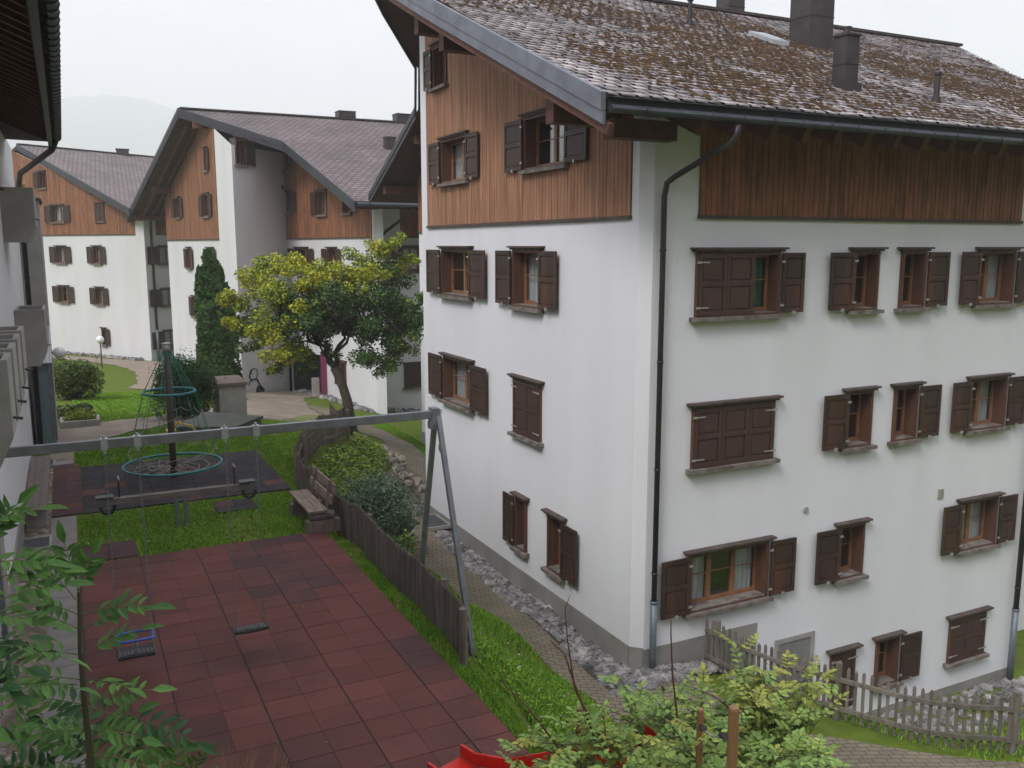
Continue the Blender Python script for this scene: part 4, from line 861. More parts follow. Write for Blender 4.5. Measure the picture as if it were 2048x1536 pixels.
mb = MB(); mb.tube([(.46,11.05,.6),(.46,11.09,.48),(.46,11.12,.40)], .012, 6); mb.ball((.46,11.07,.55),.024,1,8); mb.ball((.46,11.11,.46),.022,1,8); build(mb, 'strap', 'beige_rope', sw)
for a_, b_ in (((.27,11.06,.58),(.26,11.1,.40)),((.65,11.06,.58),(.66,11.1,.40)),((.27,11.32,.6),(.255,11.32,.41)),((.65,11.32,.6),(.67,11.32,.41))): mb = MB(); mb.tube([a_, b_], .008, 6); build(mb, 'side_rope', 'beige_rope', sw)
chain(sw, (.27,11.25,2.89), (.265,11.22,.62)); chain(sw, (.63,11.25,2.89), (.655,11.22,.62))
rebase(sw, (.46,11.2,.4))

# ---------------------------------------------------------------- rope pyramid
T_ = thing('climbing_net', 'spinning rope climbing pyramid with teal rings around a dark mast', 'playground net', (1.92,21.25,0)); mx_, my_ = 1.92, 21.25
mb = MB(); mb.tube([(mx_,my_,-.05),(mx_,my_,2.95)], .075, 14); build(mb, 'mast', 'mast', T_, True)
mb = MB(); mb.tube([(mx_,my_,2.95),(mx_,my_,3.1)], .085, 14); mb.tube([(mx_,my_,3.1),(mx_,my_,3.13)], .1, 14); build(mb, 'mast_cap', 'bright_zinc', T_, True)
for r, z, rt in ((1.06,.34,.032),(.56,2.02,.028)):
    mb = MB(); mb.tube([(mx_+r*math.cos(a), my_+r*math.sin(a), z) for a in np.linspace(0, 2*math.pi, 49)[:-1]], rt, 8, closed=True); build(mb, 'ring', 'teal', T_, True)
mb = MB(); nb = MB()
def ringpt(r, z, a): return (mx_+r*math.cos(a), my_+r*math.sin(a), z)
for k in range(12):
    a = k*math.pi/6+.1; mb.tube([ringpt(.09,2.93,a), ringpt(.56,2.02,a)], .008, 5); mb.tube([ringpt(.56,2.02,a), ringpt(.82,1.1,a), ringpt(1.06,.36,a)], .007, 5)
build(mb, 'net_rope', 'green_rope', T_)
for z, r in ((1.55,.70),(1.1,.83),(.7,.95)):
    for k in range(12):
        a = k*math.pi/6+.1; b_ = a+math.pi/6; P = []
        for t in np.linspace(0,1,6): aa = a+(b_-a)*t; P.append((mx_+r*math.cos(aa), my_+r*math.sin(aa), z-.09*math.sin(math.pi*t)))
        nb.tube(P, .008, 5)
build(nb, 'net_mesh', 'beige_rope', T_); nb = MB()
for k in range(14):
    a = random.uniform(0,6.28); P = [ringpt(1.05,.34,a)]
    for t in (.75,.5,.25,.08): P.append(ringpt(1.05*t+random.uniform(-.08,.08), .34-.1*random.random(), a+random.uniform(-.25,.25)))
    nb.tube(P, .009, 5)
for r in (.3,.55,.8):
    nb.tube([ringpt(r+random.uniform(-.05,.05), .26+random.uniform(-.04,.04), a) for a in np.linspace(0,6.28,15)[:-1]], .009, 5, closed=True)
build(nb, 'net_floor', 'beige_rope', T_)
rebase(T_, (mx_,my_,0))
# ---------------------------------------------------------------- seesaw
T_ = thing('seesaw', 'weathered timber seesaw with steel handles and tyre buffers', 'seesaw', (1.67,17.4,0))
mb = MB(); mb.bar((.34,17.62,.60),(2.95,17.38,.66),.14,.12); build(mb, 'beam', 'beam_grey', T_, bevel=.01)
for x in (1.60,1.76): mb = MB(); mb.box((x-.035,17.44,-.05),(x+.035,17.56,.55)); build(mb, 'post', 'galvanised', T_, bevel=.01)
mb = MB(); mb.tube([(1.55,17.5,.52),(1.81,17.5,.52)], .03, 8); build(mb, 'axle', 'galvanised', T_)
for x, y, z, s in ((.38,17.62,.61,1),(2.9,17.38,.67,-1)):
    mb = MB(); mb.prism([(x-.16,y-.1,z+.06),(x+.13,y-.1,z+.06),(x+.13,y+.1,z+.06),(x-.16,y+.1,z+.06)],[(x-.17,y-.11,z+.1),(x+.14,y-.11,z+.1),(x+.14,y+.11,z+.1),(x-.17,y+.11,z+.1)]); build(mb, 'seat', 'seat_rubber', T_, bevel=.01)
    mb = MB(); hx_ = x+s*.24; mb.tube([(hx_,y,z+.05),(hx_,y,z+.42)], .018, 8); build(mb, 'handle_stem', 'pipe_metal', T_); mb = MB(); mb.tube([(hx_,y-.14,z+.42),(hx_,y+.14,z+.42)], .016, 8); build(mb, 'handle', 'beige_rope', T_)
    mb = MB(); mb.tube([(x+.03+.12*math.cos(a),y,z-.10+.14*math.sin(a)) for a in np.linspace(R(175),R(365),10)], .035, 8); build(mb, 'tyre_buffer', 'black_rubber', T_, True)
rebase(T_, (1.67,17.5,0))
# ---------------------------------------------------------------- bench by the fence, plank bench by the wall
T_ = thing('park_bench', 'weathered wooden bench backing on to the picket fence', 'bench', (3.9,16.6,0))
mb = MB()
for k in range(2): mb.box((3.70+k*.185,15.8,.40),(3.88+k*.185,17.38,.45))
build(mb, 'seat', 'bench_wood', T_, bevel=.006)
mb = MB()
for z, dx in ((.60,.0),(.80,.06)): mb.obox((4.14+dx,16.6,z+.02), (.018,0,.006), (0,.80,0), (.012,0,.08))
build(mb, 'backrest', 'bench_wood', T_, bevel=.005)
for y in (16.05,17.1): mb = MB(); mb.obox((4.13,y,.62), (.02,0,.0), (0,.045,0), (.05,0,.32)); build(mb, 'back_support', 'fence_wood', T_)
for y in (15.92,17.2): mb = MB(); mb.tube([(3.74,y,.32),(4.2,y,.32)], .09, 12); mb.box((3.68,y-.1,0),(4.3,y+.1,.24)); build(mb, 'log_leg', 'fence_wood', T_)
rebase(T_, (3.9,16.6,0))
T_ = thing('plank_bench', 'long low grey plank bench against the left house wall', 'bench', (-.8,20.5,0))
mb = MB()
for k in range(3): mb.box((-.995+k*.133,18.15,.42),(-.867+k*.133,22.9,.46))
build(mb, 'seat', 'grey_plank', T_)
for y in (18.6,20.5,22.4): mb = MB(); mb.box((-.98,y-.06,0),(-.63,y+.06,.418)); build(mb, 'support', 'concrete', T_)
rebase(T_, (-.8,20.5,0))

# ---------------------------------------------------------------- fences
def polyline(pts, step):
    out = []; acc = 0
    for a, b in zip(pts, pts[1:]):
        a = Vector(a); b = Vector(b); l = (b-a).length
        while acc < l: out.append((a+(b-a)*acc/l, (b-a).normalized())); acc += step
        acc -= l
    return out
def fence(name, label, pts, h0, h1, step, pw, m, rz, posts, point=True, depth=.022, jit=.02):
    root = thing(name, label, 'fence', (*pts[0], hz(*pts[0])))
    pl = polyline([(*p, 0) for p in pts], step); n = len(pl); mb = MB()
    for i, (p, d) in enumerate(pl):
        t = i/n; h = h0+(h1-h0)*t+random.uniform(-jit,jit); nrm = Vector((d.y,-d.x,0)); z = hz(p.x,p.y)+.02; w_ = pw*random.uniform(.9,1.05)/2; tl = Vector((random.uniform(-.01,.01), random.uniform(-.01,.01), 0))
        q = [p-d*w_-nrm*depth/2, p+d*w_-nrm*depth/2, p+d*w_+nrm*depth/2, p-d*w_+nrm*depth/2]
        mb.prism([v+Vector((0,0,z)) for v in q], [v+tl+Vector((0,0,z+h-.04)) for v in q])
        c = p+tl; q2 = [v+tl+Vector((0,0,z+h-.04)) for v in q]; o = len(mb.v)
        mb.add(q2+[c-d*w_*.35+Vector((0,0,z+h)), c+d*w_*.35+Vector((0,0,z+h))], [(0,1,5,4),(1,2,5),(2,3,4,5),(3,0,4)])
    pk = build(mb, 'pickets', m, root); tag(pk, kind='stuff') if n > 100 else None
    for f in rz:
        mb = MB()
        for (p, d), (q, e) in zip(pl[::4], pl[4::4]+[pl[-1]]):
            if (q-p).length < .05: continue
            nn = Vector((d.y,-d.x,0))*(.04); a = Vector((p.x,p.y,hz(p.x,p.y)+f*h0)); b = Vector((q.x,q.y,hz(q.x,q.y)+f*h0)); mb.bar(a+nn, b+nn, .045, .07)
        build(mb, 'rail', m, root)
    for (x, y, hh) in posts:
        mb = MB(); z = hz(x,y); mb.tube([(x,y,z-.2),(x,y,z+hh)], .055, 10); build(mb, 'post', m, root)
    rebase(root, (*pts[0], hz(*pts[0])))
    return root
FP = [(4.30,10.0),(4.36,11.0),(4.44,12.6),(4.42,14.6),(4.36,16.4),(4.40,18.6),(4.52,20.5),(4.95,21.7),(5.8,23.1),(6.9,24.6)]
fence('picket_fence', 'dark brown picket fence curving along the playground behind the bench', FP, .75, .86, .085, .07, 'fence_wood', (.3,.78), [(4.22,9.86,.78)]+[(p[0]+.07,p[1],.8) for p in FP[1::2]])
F2 = [(10.25,12.42),(10.5,11.5),(10.95,9.95),(11.7,8.95),(12.7,8.0),(14.2,6.8),(16,5.5)]
fence('picket_fence', 'weathered grey open picket fence below the right facade', F2, .92, .92, .125, .055, 'fence_grey', (.25,.8), [(10.33,12.2,.98),(10.98,9.93,1.0),(12.7,8.0,1.0),(15,6.2,1)], depth=.025)
T_ = thing('timber_boards', 'upright pointed board leaning at the foot of the maple trunk', 'board', (7.3,27.2,hz(7.3,27.2))); mb = MB(); mb.prism([(-.12,0,0),(.15,0,0),(.15,.03,0),(-.12,.03,0)], [(-.16,0,.95),(.1,0,.6),(.1,.03,.6),(-.16,.03,.95)]); build(mb, 'board', 'fence_wood', T_)

# ---------------------------------------------------------------- utility box, sandbox cover, digger, planters, slide
zb = hz(4.6,29.6); T_ = thing('concrete_bin_box', 'grey concrete enclosure box with flat brown lid beside the round bush', 'box', (4.6,29.6,zb))
mb = MB(); mb.box((-.42,-.1,-.1),(.42,1.6,1.15)); mb.box((-.42,-.115,-.1),(.42,-.1,.08)); build(mb, 'body', 'concrete', T_); mb = MB(); mb.box((-.47,-.16,1.15),(.47,1.65,1.24)); build(mb, 'lid', 'box_roof', T_)
T_ = thing('sandbox', 'sandbox under a dull green peaked cover near the climbing net', 'sandbox', (3.75,26.8,0))
B = [(2.45,26.35),(3.95,25.55),(4.95,26.8),(3.65,28.1)]
mb = MB(); mb.prism([(x,y,-.1) for x,y in B], [(x,y,.16) for x,y in B]); build(mb, 'sand_frame', 'beam_grey', T_)
mb = MB(); ctr = (3.72,26.75,.42); mb.add([(x+(x-3.72)*.06,y+(y-26.75)*.06,.24) for x,y in B]+[ctr]+[(x+(x-3.72)*.06,y+(y-26.75)*.06,.16) for x,y in B], [(0,1,4),(1,2,4),(2,3,4),(3,0,4),(5,6,1,0),(6,7,2,1),(7,8,3,2),(8,5,0,3),(8,7,6,5)]); build(mb, 'cover', 'cover_green', T_)
rebase(T_, (3.75,26.8,0))
T_ = thing('sand_digger', 'yellow metal ride-on sand digger toy behind the climbing net', 'toy digger', (2.35,25.2,0))
mb = MB(); mb.tube([(-.1,0,0),(-.1,0,.35),(.1,0,.55)], .03, 8); mb.tube([(-.25,0,.02),(.25,0,.02)], .03, 8); build(mb, 'frame', 'yellow_paint', T_)
mb = MB(); mb.tube([(.1,0,.55),(.45,.05,.42),(.62,.05,.15)], .025, 8); mb.box((.55,-.04,.02),(.72,.14,.16)); build(mb, 'arm', 'yellow_paint', T_); mb = MB(); mb.box((-.2,-.12,.33),(.05,.12,.37)); build(mb, 'seat', 'yellow_paint', T_); mb = MB(); mb.tube([(.08,-.12,.62),(.08,.12,.62)], .015, 6); build(mb, 'lever', 'pipe_metal', T_)
T_ = thing('stone_planter', 'low stone edged planter with green herbs by the porch path', 'planter', (.1,29.9,hz(.1,29.9)))
mb = MB(); mb.box((-.55,-.3,-.1),(.55,-.2,.25)); mb.box((-.55,.5,-.1),(.55,.6,.25)); mb.box((-.55,-.2,-.1),(-.45,.5,.25)); mb.box((.45,-.2,-.1),(.55,.5,.25)); build(mb, 'kerb', 'concrete', T_)
mb = MB(); mb.box((-.45,-.2,-.1),(.45,.5,.2)); build(mb, 'soil', 'soil', T_); P = blob((0,.15,.3),(.5,.35,.25),1500,.2); quads('herbs', leaf_quads(P,.07), ['leaf_lime'], parent=T_)
def bush(name, label, x, y, r, h, n, m, size, cat='bush', lumps=14, dz=0, shell=.72):
    z = hz(x,y); root = thing(name, label, cat, (x,y,z)); P = []; r = (r,r) if not isinstance(r, tuple) else r
    for k in range(lumps):
        a = random.uniform(0,6.28); q = random.uniform(.2,.68); t = random.uniform(.25,.78); s = math.sin(math.pi*(t*.62+.19)); P.append(blob((r[0]*q*s*math.cos(a), r[1]*q*s*math.sin(a), h*t), (r[0]*.42,r[1]*.42,h*.30), n//lumps, shell))
    P = np.concatenate(P); k_ = rng.random(len(P)) < .10; P[k_] *= rng.uniform(1.02,1.2,(k_.sum(),1)); nz_ = np.array([noise.noise(Vector((p[0]*3,p[1]*3,p[2]*3+x))) for p in P]); P = P[nz_ > -.33]; P[:,2] = np.maximum(P[:,2], .02)+dz; ms = m if isinstance(m, list) else [m]; mi = rng.integers(0, len(ms), len(P))
    quads('foliage', leaf_quads(P, size), ms, mi, root)
    st = MB()
    for k in range(9): a = random.uniform(0,6.28); st.tube([(0,0,-.05),(r[0]*.3*math.cos(a),r[1]*.3*math.sin(a),h*.4),(r[0]*.6*math.cos(a),r[1]*.6*math.sin(a),h*.75)], [.03,.018,.006], 5)
    build(st, 'stems', 'twig', root); return root
bush('round_bush', 'dense dark green round bush next to the concrete box', 3.15, 30.3, 1.25, 1.95, 26000, ['box_hedge','leaf_dark'], .075, lumps=26)
bush('olive_bush', 'loose olive brown bush on the lawn near the porch', .05, 37.6, 1.2, 1.55, 15000, ['olive_leaf','leaf_green'], .085, lumps=22)
bush('herb_bush', 'low grey purple herb bush behind the stone planter', .05, 31.6, .75, .55, 3500, ['silver_leaf','olive_leaf'], .07, lumps=9)
bush('silver_bush', 'large grey green shrub between picket fence and house path', 5.8, 18.2, (.95,1.7), 1.65, 30000, ['silver_leaf','leaf_dark','silver_leaf'], .06, lumps=34, dz=-.1, shell=.8)
bush('small_shrub', 'small bright green plant at the lower end of the grey shrub', 5.45, 15.9, .4, .75, 1500, ['leaf_lime','leaf_green'], .07, lumps=6)
# ground cover bed
n = 26000; bx = rng.uniform(4.9,9.6,n*2); by = rng.uniform(19.5,28.5,n*2)
def inpoly(x, y, poly):
    ins = np.zeros(len(x), bool); j = len(poly)-1
    for i in range(len(poly)):
        xi, yi = poly[i]; xj, yj = poly[j]; c = ((yi > y) != (yj > y)) & (x < (xj-xi)*(y-yi)/(yj-yi+1e-12)+xi); ins ^= c; j = i
    return ins
bed = [(5.0,19.6),(5.05,21.4),(6.0,22.9),(7.15,24.4),(7.5,25.4),(7.9,27.3),(8.9,27.6),(8.5,25.6),(7.7,23.6),(7.2,21.6),(7.05,19.7),(6.2,19.2)]
k = inpoly(bx, by, bed); bx, by = bx[k], by[k]; bz = hts(bx, by)+rng.random(len(bx))*.16+.03
tag(quads('ground_cover', leaf_quads(np.stack([bx,by,bz],1), .085, flat=.25), ['leaf_green','leaf_lime','rose_leaf'], rng.choice(3,len(bx),p=[.3,.35,.35])), 'low green leafy ground cover on the bank behind the picket fence', 'ground cover', kind='stuff')
# planted retaining rings
for i, (x, y, zt) in enumerate([(7.25,20.0,0),(7.2,20.7,0),(7.35,21.4,0),(7.5,22.1,0),(7.75,22.8,0),(7.0,20.2,.28),(7.1,20.95,.28),(7.25,21.65,.28),(7.5,22.4,.28),(7.75,23.3,.28)]):
    z = -2.3+zt; o = MB(); o.tube([(.0,0,z*0),(0,0,.34)], .33, 16)
    mb = MB(); n_ = 18
    for j in range(n_):
        a, b_ = 2*math.pi*j/n_, 2*math.pi*(j+1)/n_
        mb.prism([(.34*math.cos(a),.34*math.sin(a),0),(.34*math.cos(b_),.34*math.sin(b_),0),(.27*math.cos(b_),.27*math.sin(b_),0),(.27*math.cos(a),.27*math.sin(a),0)], [(.34*math.cos(a),.34*math.sin(a),.3),(.34*math.cos(b_),.34*math.sin(b_),.3),(.27*math.cos(b_),.27*math.sin(b_),.3),(.27*math.cos(a),.27*math.sin(a),.3)])
    T_ = thing('planting_ring', 'brown planting ring in the %s course of the bank wall, %s the camera' % (('lower','upper')[i//5], ('nearest','second nearest','third from','second farthest from','farthest from')[i%5]), 'planting ring', (x,y,z), 'concrete planting rings of the bank wall'); build(mb, 'ring', 'plinth', T_); mb = MB(); mb.tube([(0,0,.02),(0,0,.24)], .27, 14); build(mb, 'soil', 'soil', T_)
rocks('bed_stones', 'brown stones edging the upper end of the bank beside the path', [(random.uniform(8.4,9.3), y) for y in np.arange(24.5,28.5,.06)], .08, .2, 'stone_warm')

# slide and posts
T_ = thing('slide', 'red plastic slide half hidden by the shrub at the bottom edge', 'slide', (4,7,0))
A_ = [(3.05,7.62,.18),(3.1,7.42,.18),(3.25,7.0,.30),(3.45,6.2,.78),(3.6,5.6,1.12)]
mb = MB(); wv = Vector((.94,.35,0)).normalized()*.205
for a, b in zip(A_, A_[1:]):
    a = Vector(a); b = Vector(b); mb.prism([a-wv-Vector((0,0,.03)), b-wv-Vector((0,0,.03)), b+wv-Vector((0,0,.03)), a+wv-Vector((0,0,.03))], [a-wv, b-wv, b+wv, a+wv])
    for s in (-1,1):
        k = .13; k2 = .14; w2 = Vector((.94,.35,0)).normalized()*.03*s
        q = [a+wv*s, b+wv*s, b+wv*s+Vector((0,0,k2)), a+wv*s+Vector((0,0,k))]; mb.prism(q, [v+w2 for v in q])
build(mb, 'chute', 'red_plastic', T_, True, bevel=.006)
mb = MB()
for s in (-1,1):
    c = Vector((3.60,5.6,1.12))+wv*s*1.05; P = []
    for t in np.linspace(0,1,9): P.append(c+Vector((.2*t, -.5*t, .40*math.sin(math.pi*t))))
    q = P+[c+Vector((.32,-.1,0))]; mb.prism([Vector(v) for v in P], [Vector(v)+wv.normalized()*.035*s for v in P])
mb.box((3.4,5.1,1.06),(4.0,5.6,1.11)); build(mb, 'top_guard', 'red_plastic', T_, bevel=.01)
mb = MB(); mb.box((3.42,5.12,-.2),(3.49,5.19,1.05)); mb.box((3.9,5.4,-.2),(3.97,5.47,1.05)); build(mb, 'support', 'pole_wood', T_)
rebase(T_, (4,7,0))
def post(x, y, z1, r, label):
    T_ = thing('wooden_post', label, 'post', (x,y,hz(x,y)), None); mb = MB(); h = z1-hz(x,y); mb.tube([(0,0,-.3),(0,0,h-.012),(0,0,h)], [r,r,r*.86], 16); build(mb, 'pole', 'pole_wood', T_)
    return T_
PT = ((3.14,3.55,2.78),(3.35,4.09,2.45),(3.35,5.55,1.75))
p1 = post(*PT[0],.03,'tallest round wooden post, rising bare in front of the shrub at the bottom edge')
p2 = post(*PT[1],.022,'short round wooden post behind the tall one, joined to it by a wire')
p3 = post(*PT[2],.022,'low round wooden post top nearly hidden in the left of the shrub')
T_ = thing('rope_wire', 'thin wire with grey clamps strung between the two wooden posts', 'wire', (3.14,3.55,2.6)); mb = MB(); a = Vector((-.03,.02,0)); b = Vector((.21,.54,-.27)); mb.tube([a, a.lerp(b,.5)-Vector((0,0,.03)), b], .005, 5); build(mb, 'wire', 'bright_zinc', T_)
mb = MB()
for t in (.05,.10,.15,.85,.92): p = a.lerp(b,t); mb.tube([p-Vector((.02,.03,-.02)), p+Vector((.02,.03,-.02))], .02, 6)
build(mb, 'clamp', 'pipe_metal', T_)

# ---------------------------------------------------------------- trees
def limb(mb, a, b, r0, r1, wob=.1, n=5):
    a = Vector(a); b = Vector(b); P = []; l = (b-a).length
    for i in range(n+1):
        t = i/n; p = a.lerp(b, t)
        if 0 < i < n: p += Vector((random.uniform(-1,1),random.uniform(-1,1),random.uniform(-.5,.5)))*wob*l*.3
        P.append(p)
    mb.tube(P, [r0+(r1-r0)*i/n for i in range(n+1)], 8); return P
tx, ty = 8.35, 28.9; tz = hz(tx,ty)
T_ = thing('maple_tree', 'broad crowned maple with yellowing leaf tips in the middle of the courtyard', 'tree', (tx,ty,tz))
def tw(x, y, f):    # crown geometry measured in the photo, converted once to metres
    r = (x-1024)/1780; u = (768-y)/1780; th = math.atan(278/1780.); ff = math.cos(th)+u*math.sin(th); zz = -math.sin(th)+u*math.cos(th); t = f/ff
    X = .8949*r+.4462*ff; Y = -.4462*r+.8949*ff; return Vector((X*t-tx, Y*t-ty, H+zz*t-tz))
F0 = 29.3
mb = MB(); base = Vector((.02,0,-.2)); k1 = tw(668,735,F0)
mb.tube([base, tw(694,800,F0), tw(682,762,F0), k1], [.23,.16,.145,.14], 10)
mb.tube([base+Vector((0,0,-.1)), base+Vector((0,0,.35))], [.42,.22], 10)
tips = []
for (x, y, df, r) in ((640,690,0,.1),(625,640,-.6,.06),(560,620,-.3,.05),(520,600,.6,.045),(590,560,.3,.05),(690,650,.4,.1),(720,590,0,.06),(760,560,-.7,.05),(800,600,.5,.04),(650,560,-.9,.05),(700,540,.9,.05),(780,660,-.2,.04),(600,680,-1,.04),(760,520,.4,.04)):
    st_ = k1 if r >= .06 else tw(640+(x>665)*45, 690-(x>665)*20, F0); limb(mb, st_, tw(x,y,F0+df), r*1.1, .018, .35, 6)
for k in range(46):
    x = random.uniform(470,830); y = random.uniform(520,700); s0 = tw(665+(x-665)*.35, 640+(y-640)*.3, F0+random.uniform(-.5,.5)); limb(mb, s0, tw(x,y,F0+random.uniform(-1.6,1.6)), .03, .006, .4, 5)
build(mb, 'trunk', 'bark', T_, True)
cl = []   # px, py, depth offset, radius px, kind 0 green 1 dark 2 lime 3 yellow
spec = [(475,600,0,34,2),(462,590,-.3,18,3),(500,560,0,36,3),(520,540,.4,34,2),(545,575,-.5,38,2),(560,530,.3,30,3),(590,520,0,26,3),(600,548,-.6,38,3),(575,600,.5,44,0),(530,620,-.4,44,2),(495,640,.3,34,0),(470,650,0,24,3),(520,672,-.6,34,3),(560,660,0,44,0),(500,685,.2,28,0),(545,700,-.8,32,3),(590,650,-.9,44,1),(620,600,.8,48,0),(640,560,0,42,2),(620,620,-.9,42,1),
 (660,545,-.5,38,3),(690,560,.4,46,2),(700,600,-.8,52,1),(665,610,0,50,1),(730,555,-.3,42,2),(735,520,.2,34,2),(760,500,0,30,3),(780,490,-.3,26,2),(770,540,.7,46,0),(800,520,.2,24,2),(825,518,0,14,2),(760,590,-.6,52,1),(800,580,.3,44,1),(820,620,0,34,0),(790,640,-.8,50,1),(740,640,.4,50,1),(690,650,.8,44,1),(820,660,-.2,36,0),(780,690,.3,44,0),(740,690,-.6,40,1),(810,700,0,28,0),(770,730,-.3,28,0),(730,725,.5,26,0),(640,660,.9,40,1),(600,700,.2,36,2),(575,720,-.4,26,3),(560,735,0,16,0),(620,720,.4,28,0),(620,570,-.9,26,3),(600,610,-1.1,22,3),(585,640,-1.1,22,2),(710,580,-1.2,26,2),(750,540,-1.1,24,3),(840,590,0,20,0),(450,640,0,14,3),(450,605,0,13,3),(830,640,.4,26,1),(655,700,0,22,0),(540,745,0,12,0),(640,600,-1.3,22,0)]
allP, allM = [], []
for (x, y, df, r, kd) in spec:
    c = tw(x, y, F0+df); rr = r*F0/1801; nl = int(820*(r/40)**2)+60
    sub = 5
    for s in range(sub):
        d = rng.normal(size=3)*rr*.42; d[2] *= .8; P = blob((c.x+d[0], c.y+d[1]*1.5, c.z+d[2]), (rr*.55, rr*.9, rr*.45), nl//sub*3//2, .25)
        allP.append(P); base_ = {0:[.7,.12,.16,.02],1:[.35,.63,.02,0],2:[.22,0,.5,.28],3:[.03,0,.25,.72]}[kd]; allM.append(rng.choice(4, len(P), p=base_))
P = np.concatenate(allP); mi = np.concatenate(allM)
quads('crown', leaf_quads(P, .105, droop=.35, aspect=.5), ['leaf_green','leaf_dark','leaf_lime','leaf_yellow'], mi, T_)
# seed keys hanging between the leaves
kP = P[rng.random(len(P)) < .05]-np.array([0,0,.1]); quads('seed_keys', leaf_quads(kP, .11, droop=2.5, aspect=.25), ['stone_warm'], parent=T_)
# thuja
zx, zy = 5.95, 42.6; zz_ = hz(zx,zy); T_ = thing('columnar_thuja', 'tall dark green columnar conifer against the middle house', 'tree', (zx,zy,zz_)); HT = 6.4; P = []
n = 42000; t = rng.random(n)**.8; a = rng.random(n)*2*np.pi; lob = 1+.10*np.sin(a*3+t*5)+.07*np.sin(a*7+t*19)
t = np.minimum(t, 1); prof = np.interp(t, [0,.1,.4,.7,.88,1],[.95,1.0,.98,.86,.55,.12])*.86; q = (.72+.34*rng.random(n))*lob*prof*.98
P = np.stack([q*np.cos(a)+.0+(.18-t*.25), q*np.sin(a), t*HT], 1); P = P[np.array([noise.noise(Vector((p[0]*2.2,p[1]*2.2,p[2]*1.1))) for p in P]) > -.28]; n = len(P); quads('foliage', leaf_quads(P, .17, droop=-.7, flat=.9), ['thuja','leaf_dark'], rng.choice(2,n,p=[.85,.15]), T_)
mb = MB(); mb.tube([(.1,0,-.3),(.1,0,5.6)], [.16,.04], 8); build(mb, 'trunk', 'bark', T_)
mb = MB()
for t0 in np.linspace(0,.93,12):
    r0 = float(np.interp(t0, [0,.1,.4,.7,.88,1],[.95,1.0,.98,.86,.55,.12]))*.58; mb.ball((.18-t0*.25,0,t0*HT+.2), r0, .8, 12, 0, .15)
build(mb, 'inner_foliage', 'thuja', T_)
# climber on the far house corner
bush('wall_climber', 'thin leafy climbing plant above the concrete stair tower', -.75, 30.0, (.35,.4), 1.0, 1400, ['leaf_green','leaf_lime'], .08, 'climber', lumps=7, dz=6.1)
# ---------------------------------------------------------------- foreground ash shoots (left) and shrub (right)
def leaflet(mb, base, d, up, l, w_, mi=0):
    d = d.normalized(); s = d.cross(up).normalized(); n = s.cross(d).normalized(); b = Vector(base)
    c1 = b+d*l*.35-n*l*.03; c2 = b+d*l*.72-n*l*.08; tip = b+d*l-n*l*.18
    mb.add([b, c1+s*w_*.5+n*w_*.18, c1, c1-s*w_*.5+n*w_*.18, c2+s*w_*.36+n*w_*.12, c2, c2-s*w_*.36+n*w_*.12, tip], [(0,2,1),(0,3,2),(2,5,4,1),(3,6,5,2),(5,7,4),(6,7,5)], mi)
def pinnate(mb, tw_, p, d, l, pairs, ll, mi=0):
    p = Vector(p); d = d.normalized(); ref = Vector((-.25,-.5,1)) if abs(d.z) < .8 else Vector((-.45,-.9,.1)); side = d.cross(ref).normalized(); up = side.cross(d).normalized(); a_ = random.gauss(0,.4); side, up = side*math.cos(a_)+up*math.sin(a_), up*math.cos(a_)-side*math.sin(a_); P = []
    for i in range(6): t = i/5; P.append(p+d*l*t-Vector((0,0,1))*l*.18*t*t)
    tw_.tube(P, [.0022,.002,.0018,.0015,.0012,.001], 5)
    for i in range(pairs):
        t = .28+.68*i/pairs; q = p+d*l*t-Vector((0,0,1))*l*.18*t*t; sz = ll*(.75+.35*math.sin(math.pi*(i+.8)/pairs))
        for s in (-1,1): leaflet(mb, q, d*random.uniform(.45,.8)+side*s*.85+up*random.uniform(-.2,.25), up+Vector((random.gauss(0,.2),random.gauss(0,.2),.1)), sz*random.uniform(.7,1.0), sz*.32, mi)
    leaflet(mb, P[-1], (P[-1]-P[-2]), up, ll*1.15, ll*.42, mi)
def at(x, y, f):
    r = (x-1024)/1780; u = (768-y)/1780; th = math.atan(278/1780.); ff = math.cos(th)+u*math.sin(th); zz = -math.sin(th)+u*math.cos(th); t = f/ff
    return Vector(((.8949*r+.4462*ff)*t, (-.4462*r+.8949*ff)*t, H+zz*t))
def ash(label, stem, fdepth, leaves, r=.012, mats=('ash_leaf','ash_leaf_dark'), fb=None):
    T_ = thing('ash_sapling', label, 'sapling', (0,0,0)); lb = MB(); tb = MB(); st_ = MB()
    P = [at(x,y,fdepth) for x,y in stem]; b0 = P[0].copy(); ground = Vector((b0.x-.05, b0.y+.05, 0)); P = [ground, ground.lerp(P[0],.5)+Vector((.02,0,0))]+P
    n = len(P); st_.tube(P, [r*1.5*(1-.75*i/(n-1)) for i in range(n)], 8)
    for (x, y, ang, l, pairs, ll, mi, dd) in leaves:
        p = at(x,y,fdepth); rt = Vector((.8949,-.4462,0)); fw = Vector((.4462,.8949,0)); a = R(ang)
        d = rt*math.cos(a)+Vector((0,0,1))*math.sin(a)*.9+fw*dd; pinnate(lb, tb, p, d, l, pairs, ll, mi)
    build(lb, 'leaves', list(mats), T_); build(tb, 'leaf_stalks', 'twig_green', T_); build(st_, 'stem', 'twig', T_); rebase(T_, (ground.x, ground.y, 0)); return T_
SF = 2.7
lv = []
for (x,y,ang) in ((157,1185,98),(155,1190,70),(152,1200,125)): lv.append((x,y,ang,.20,5,.07,0,random.uniform(-.3,.3)))
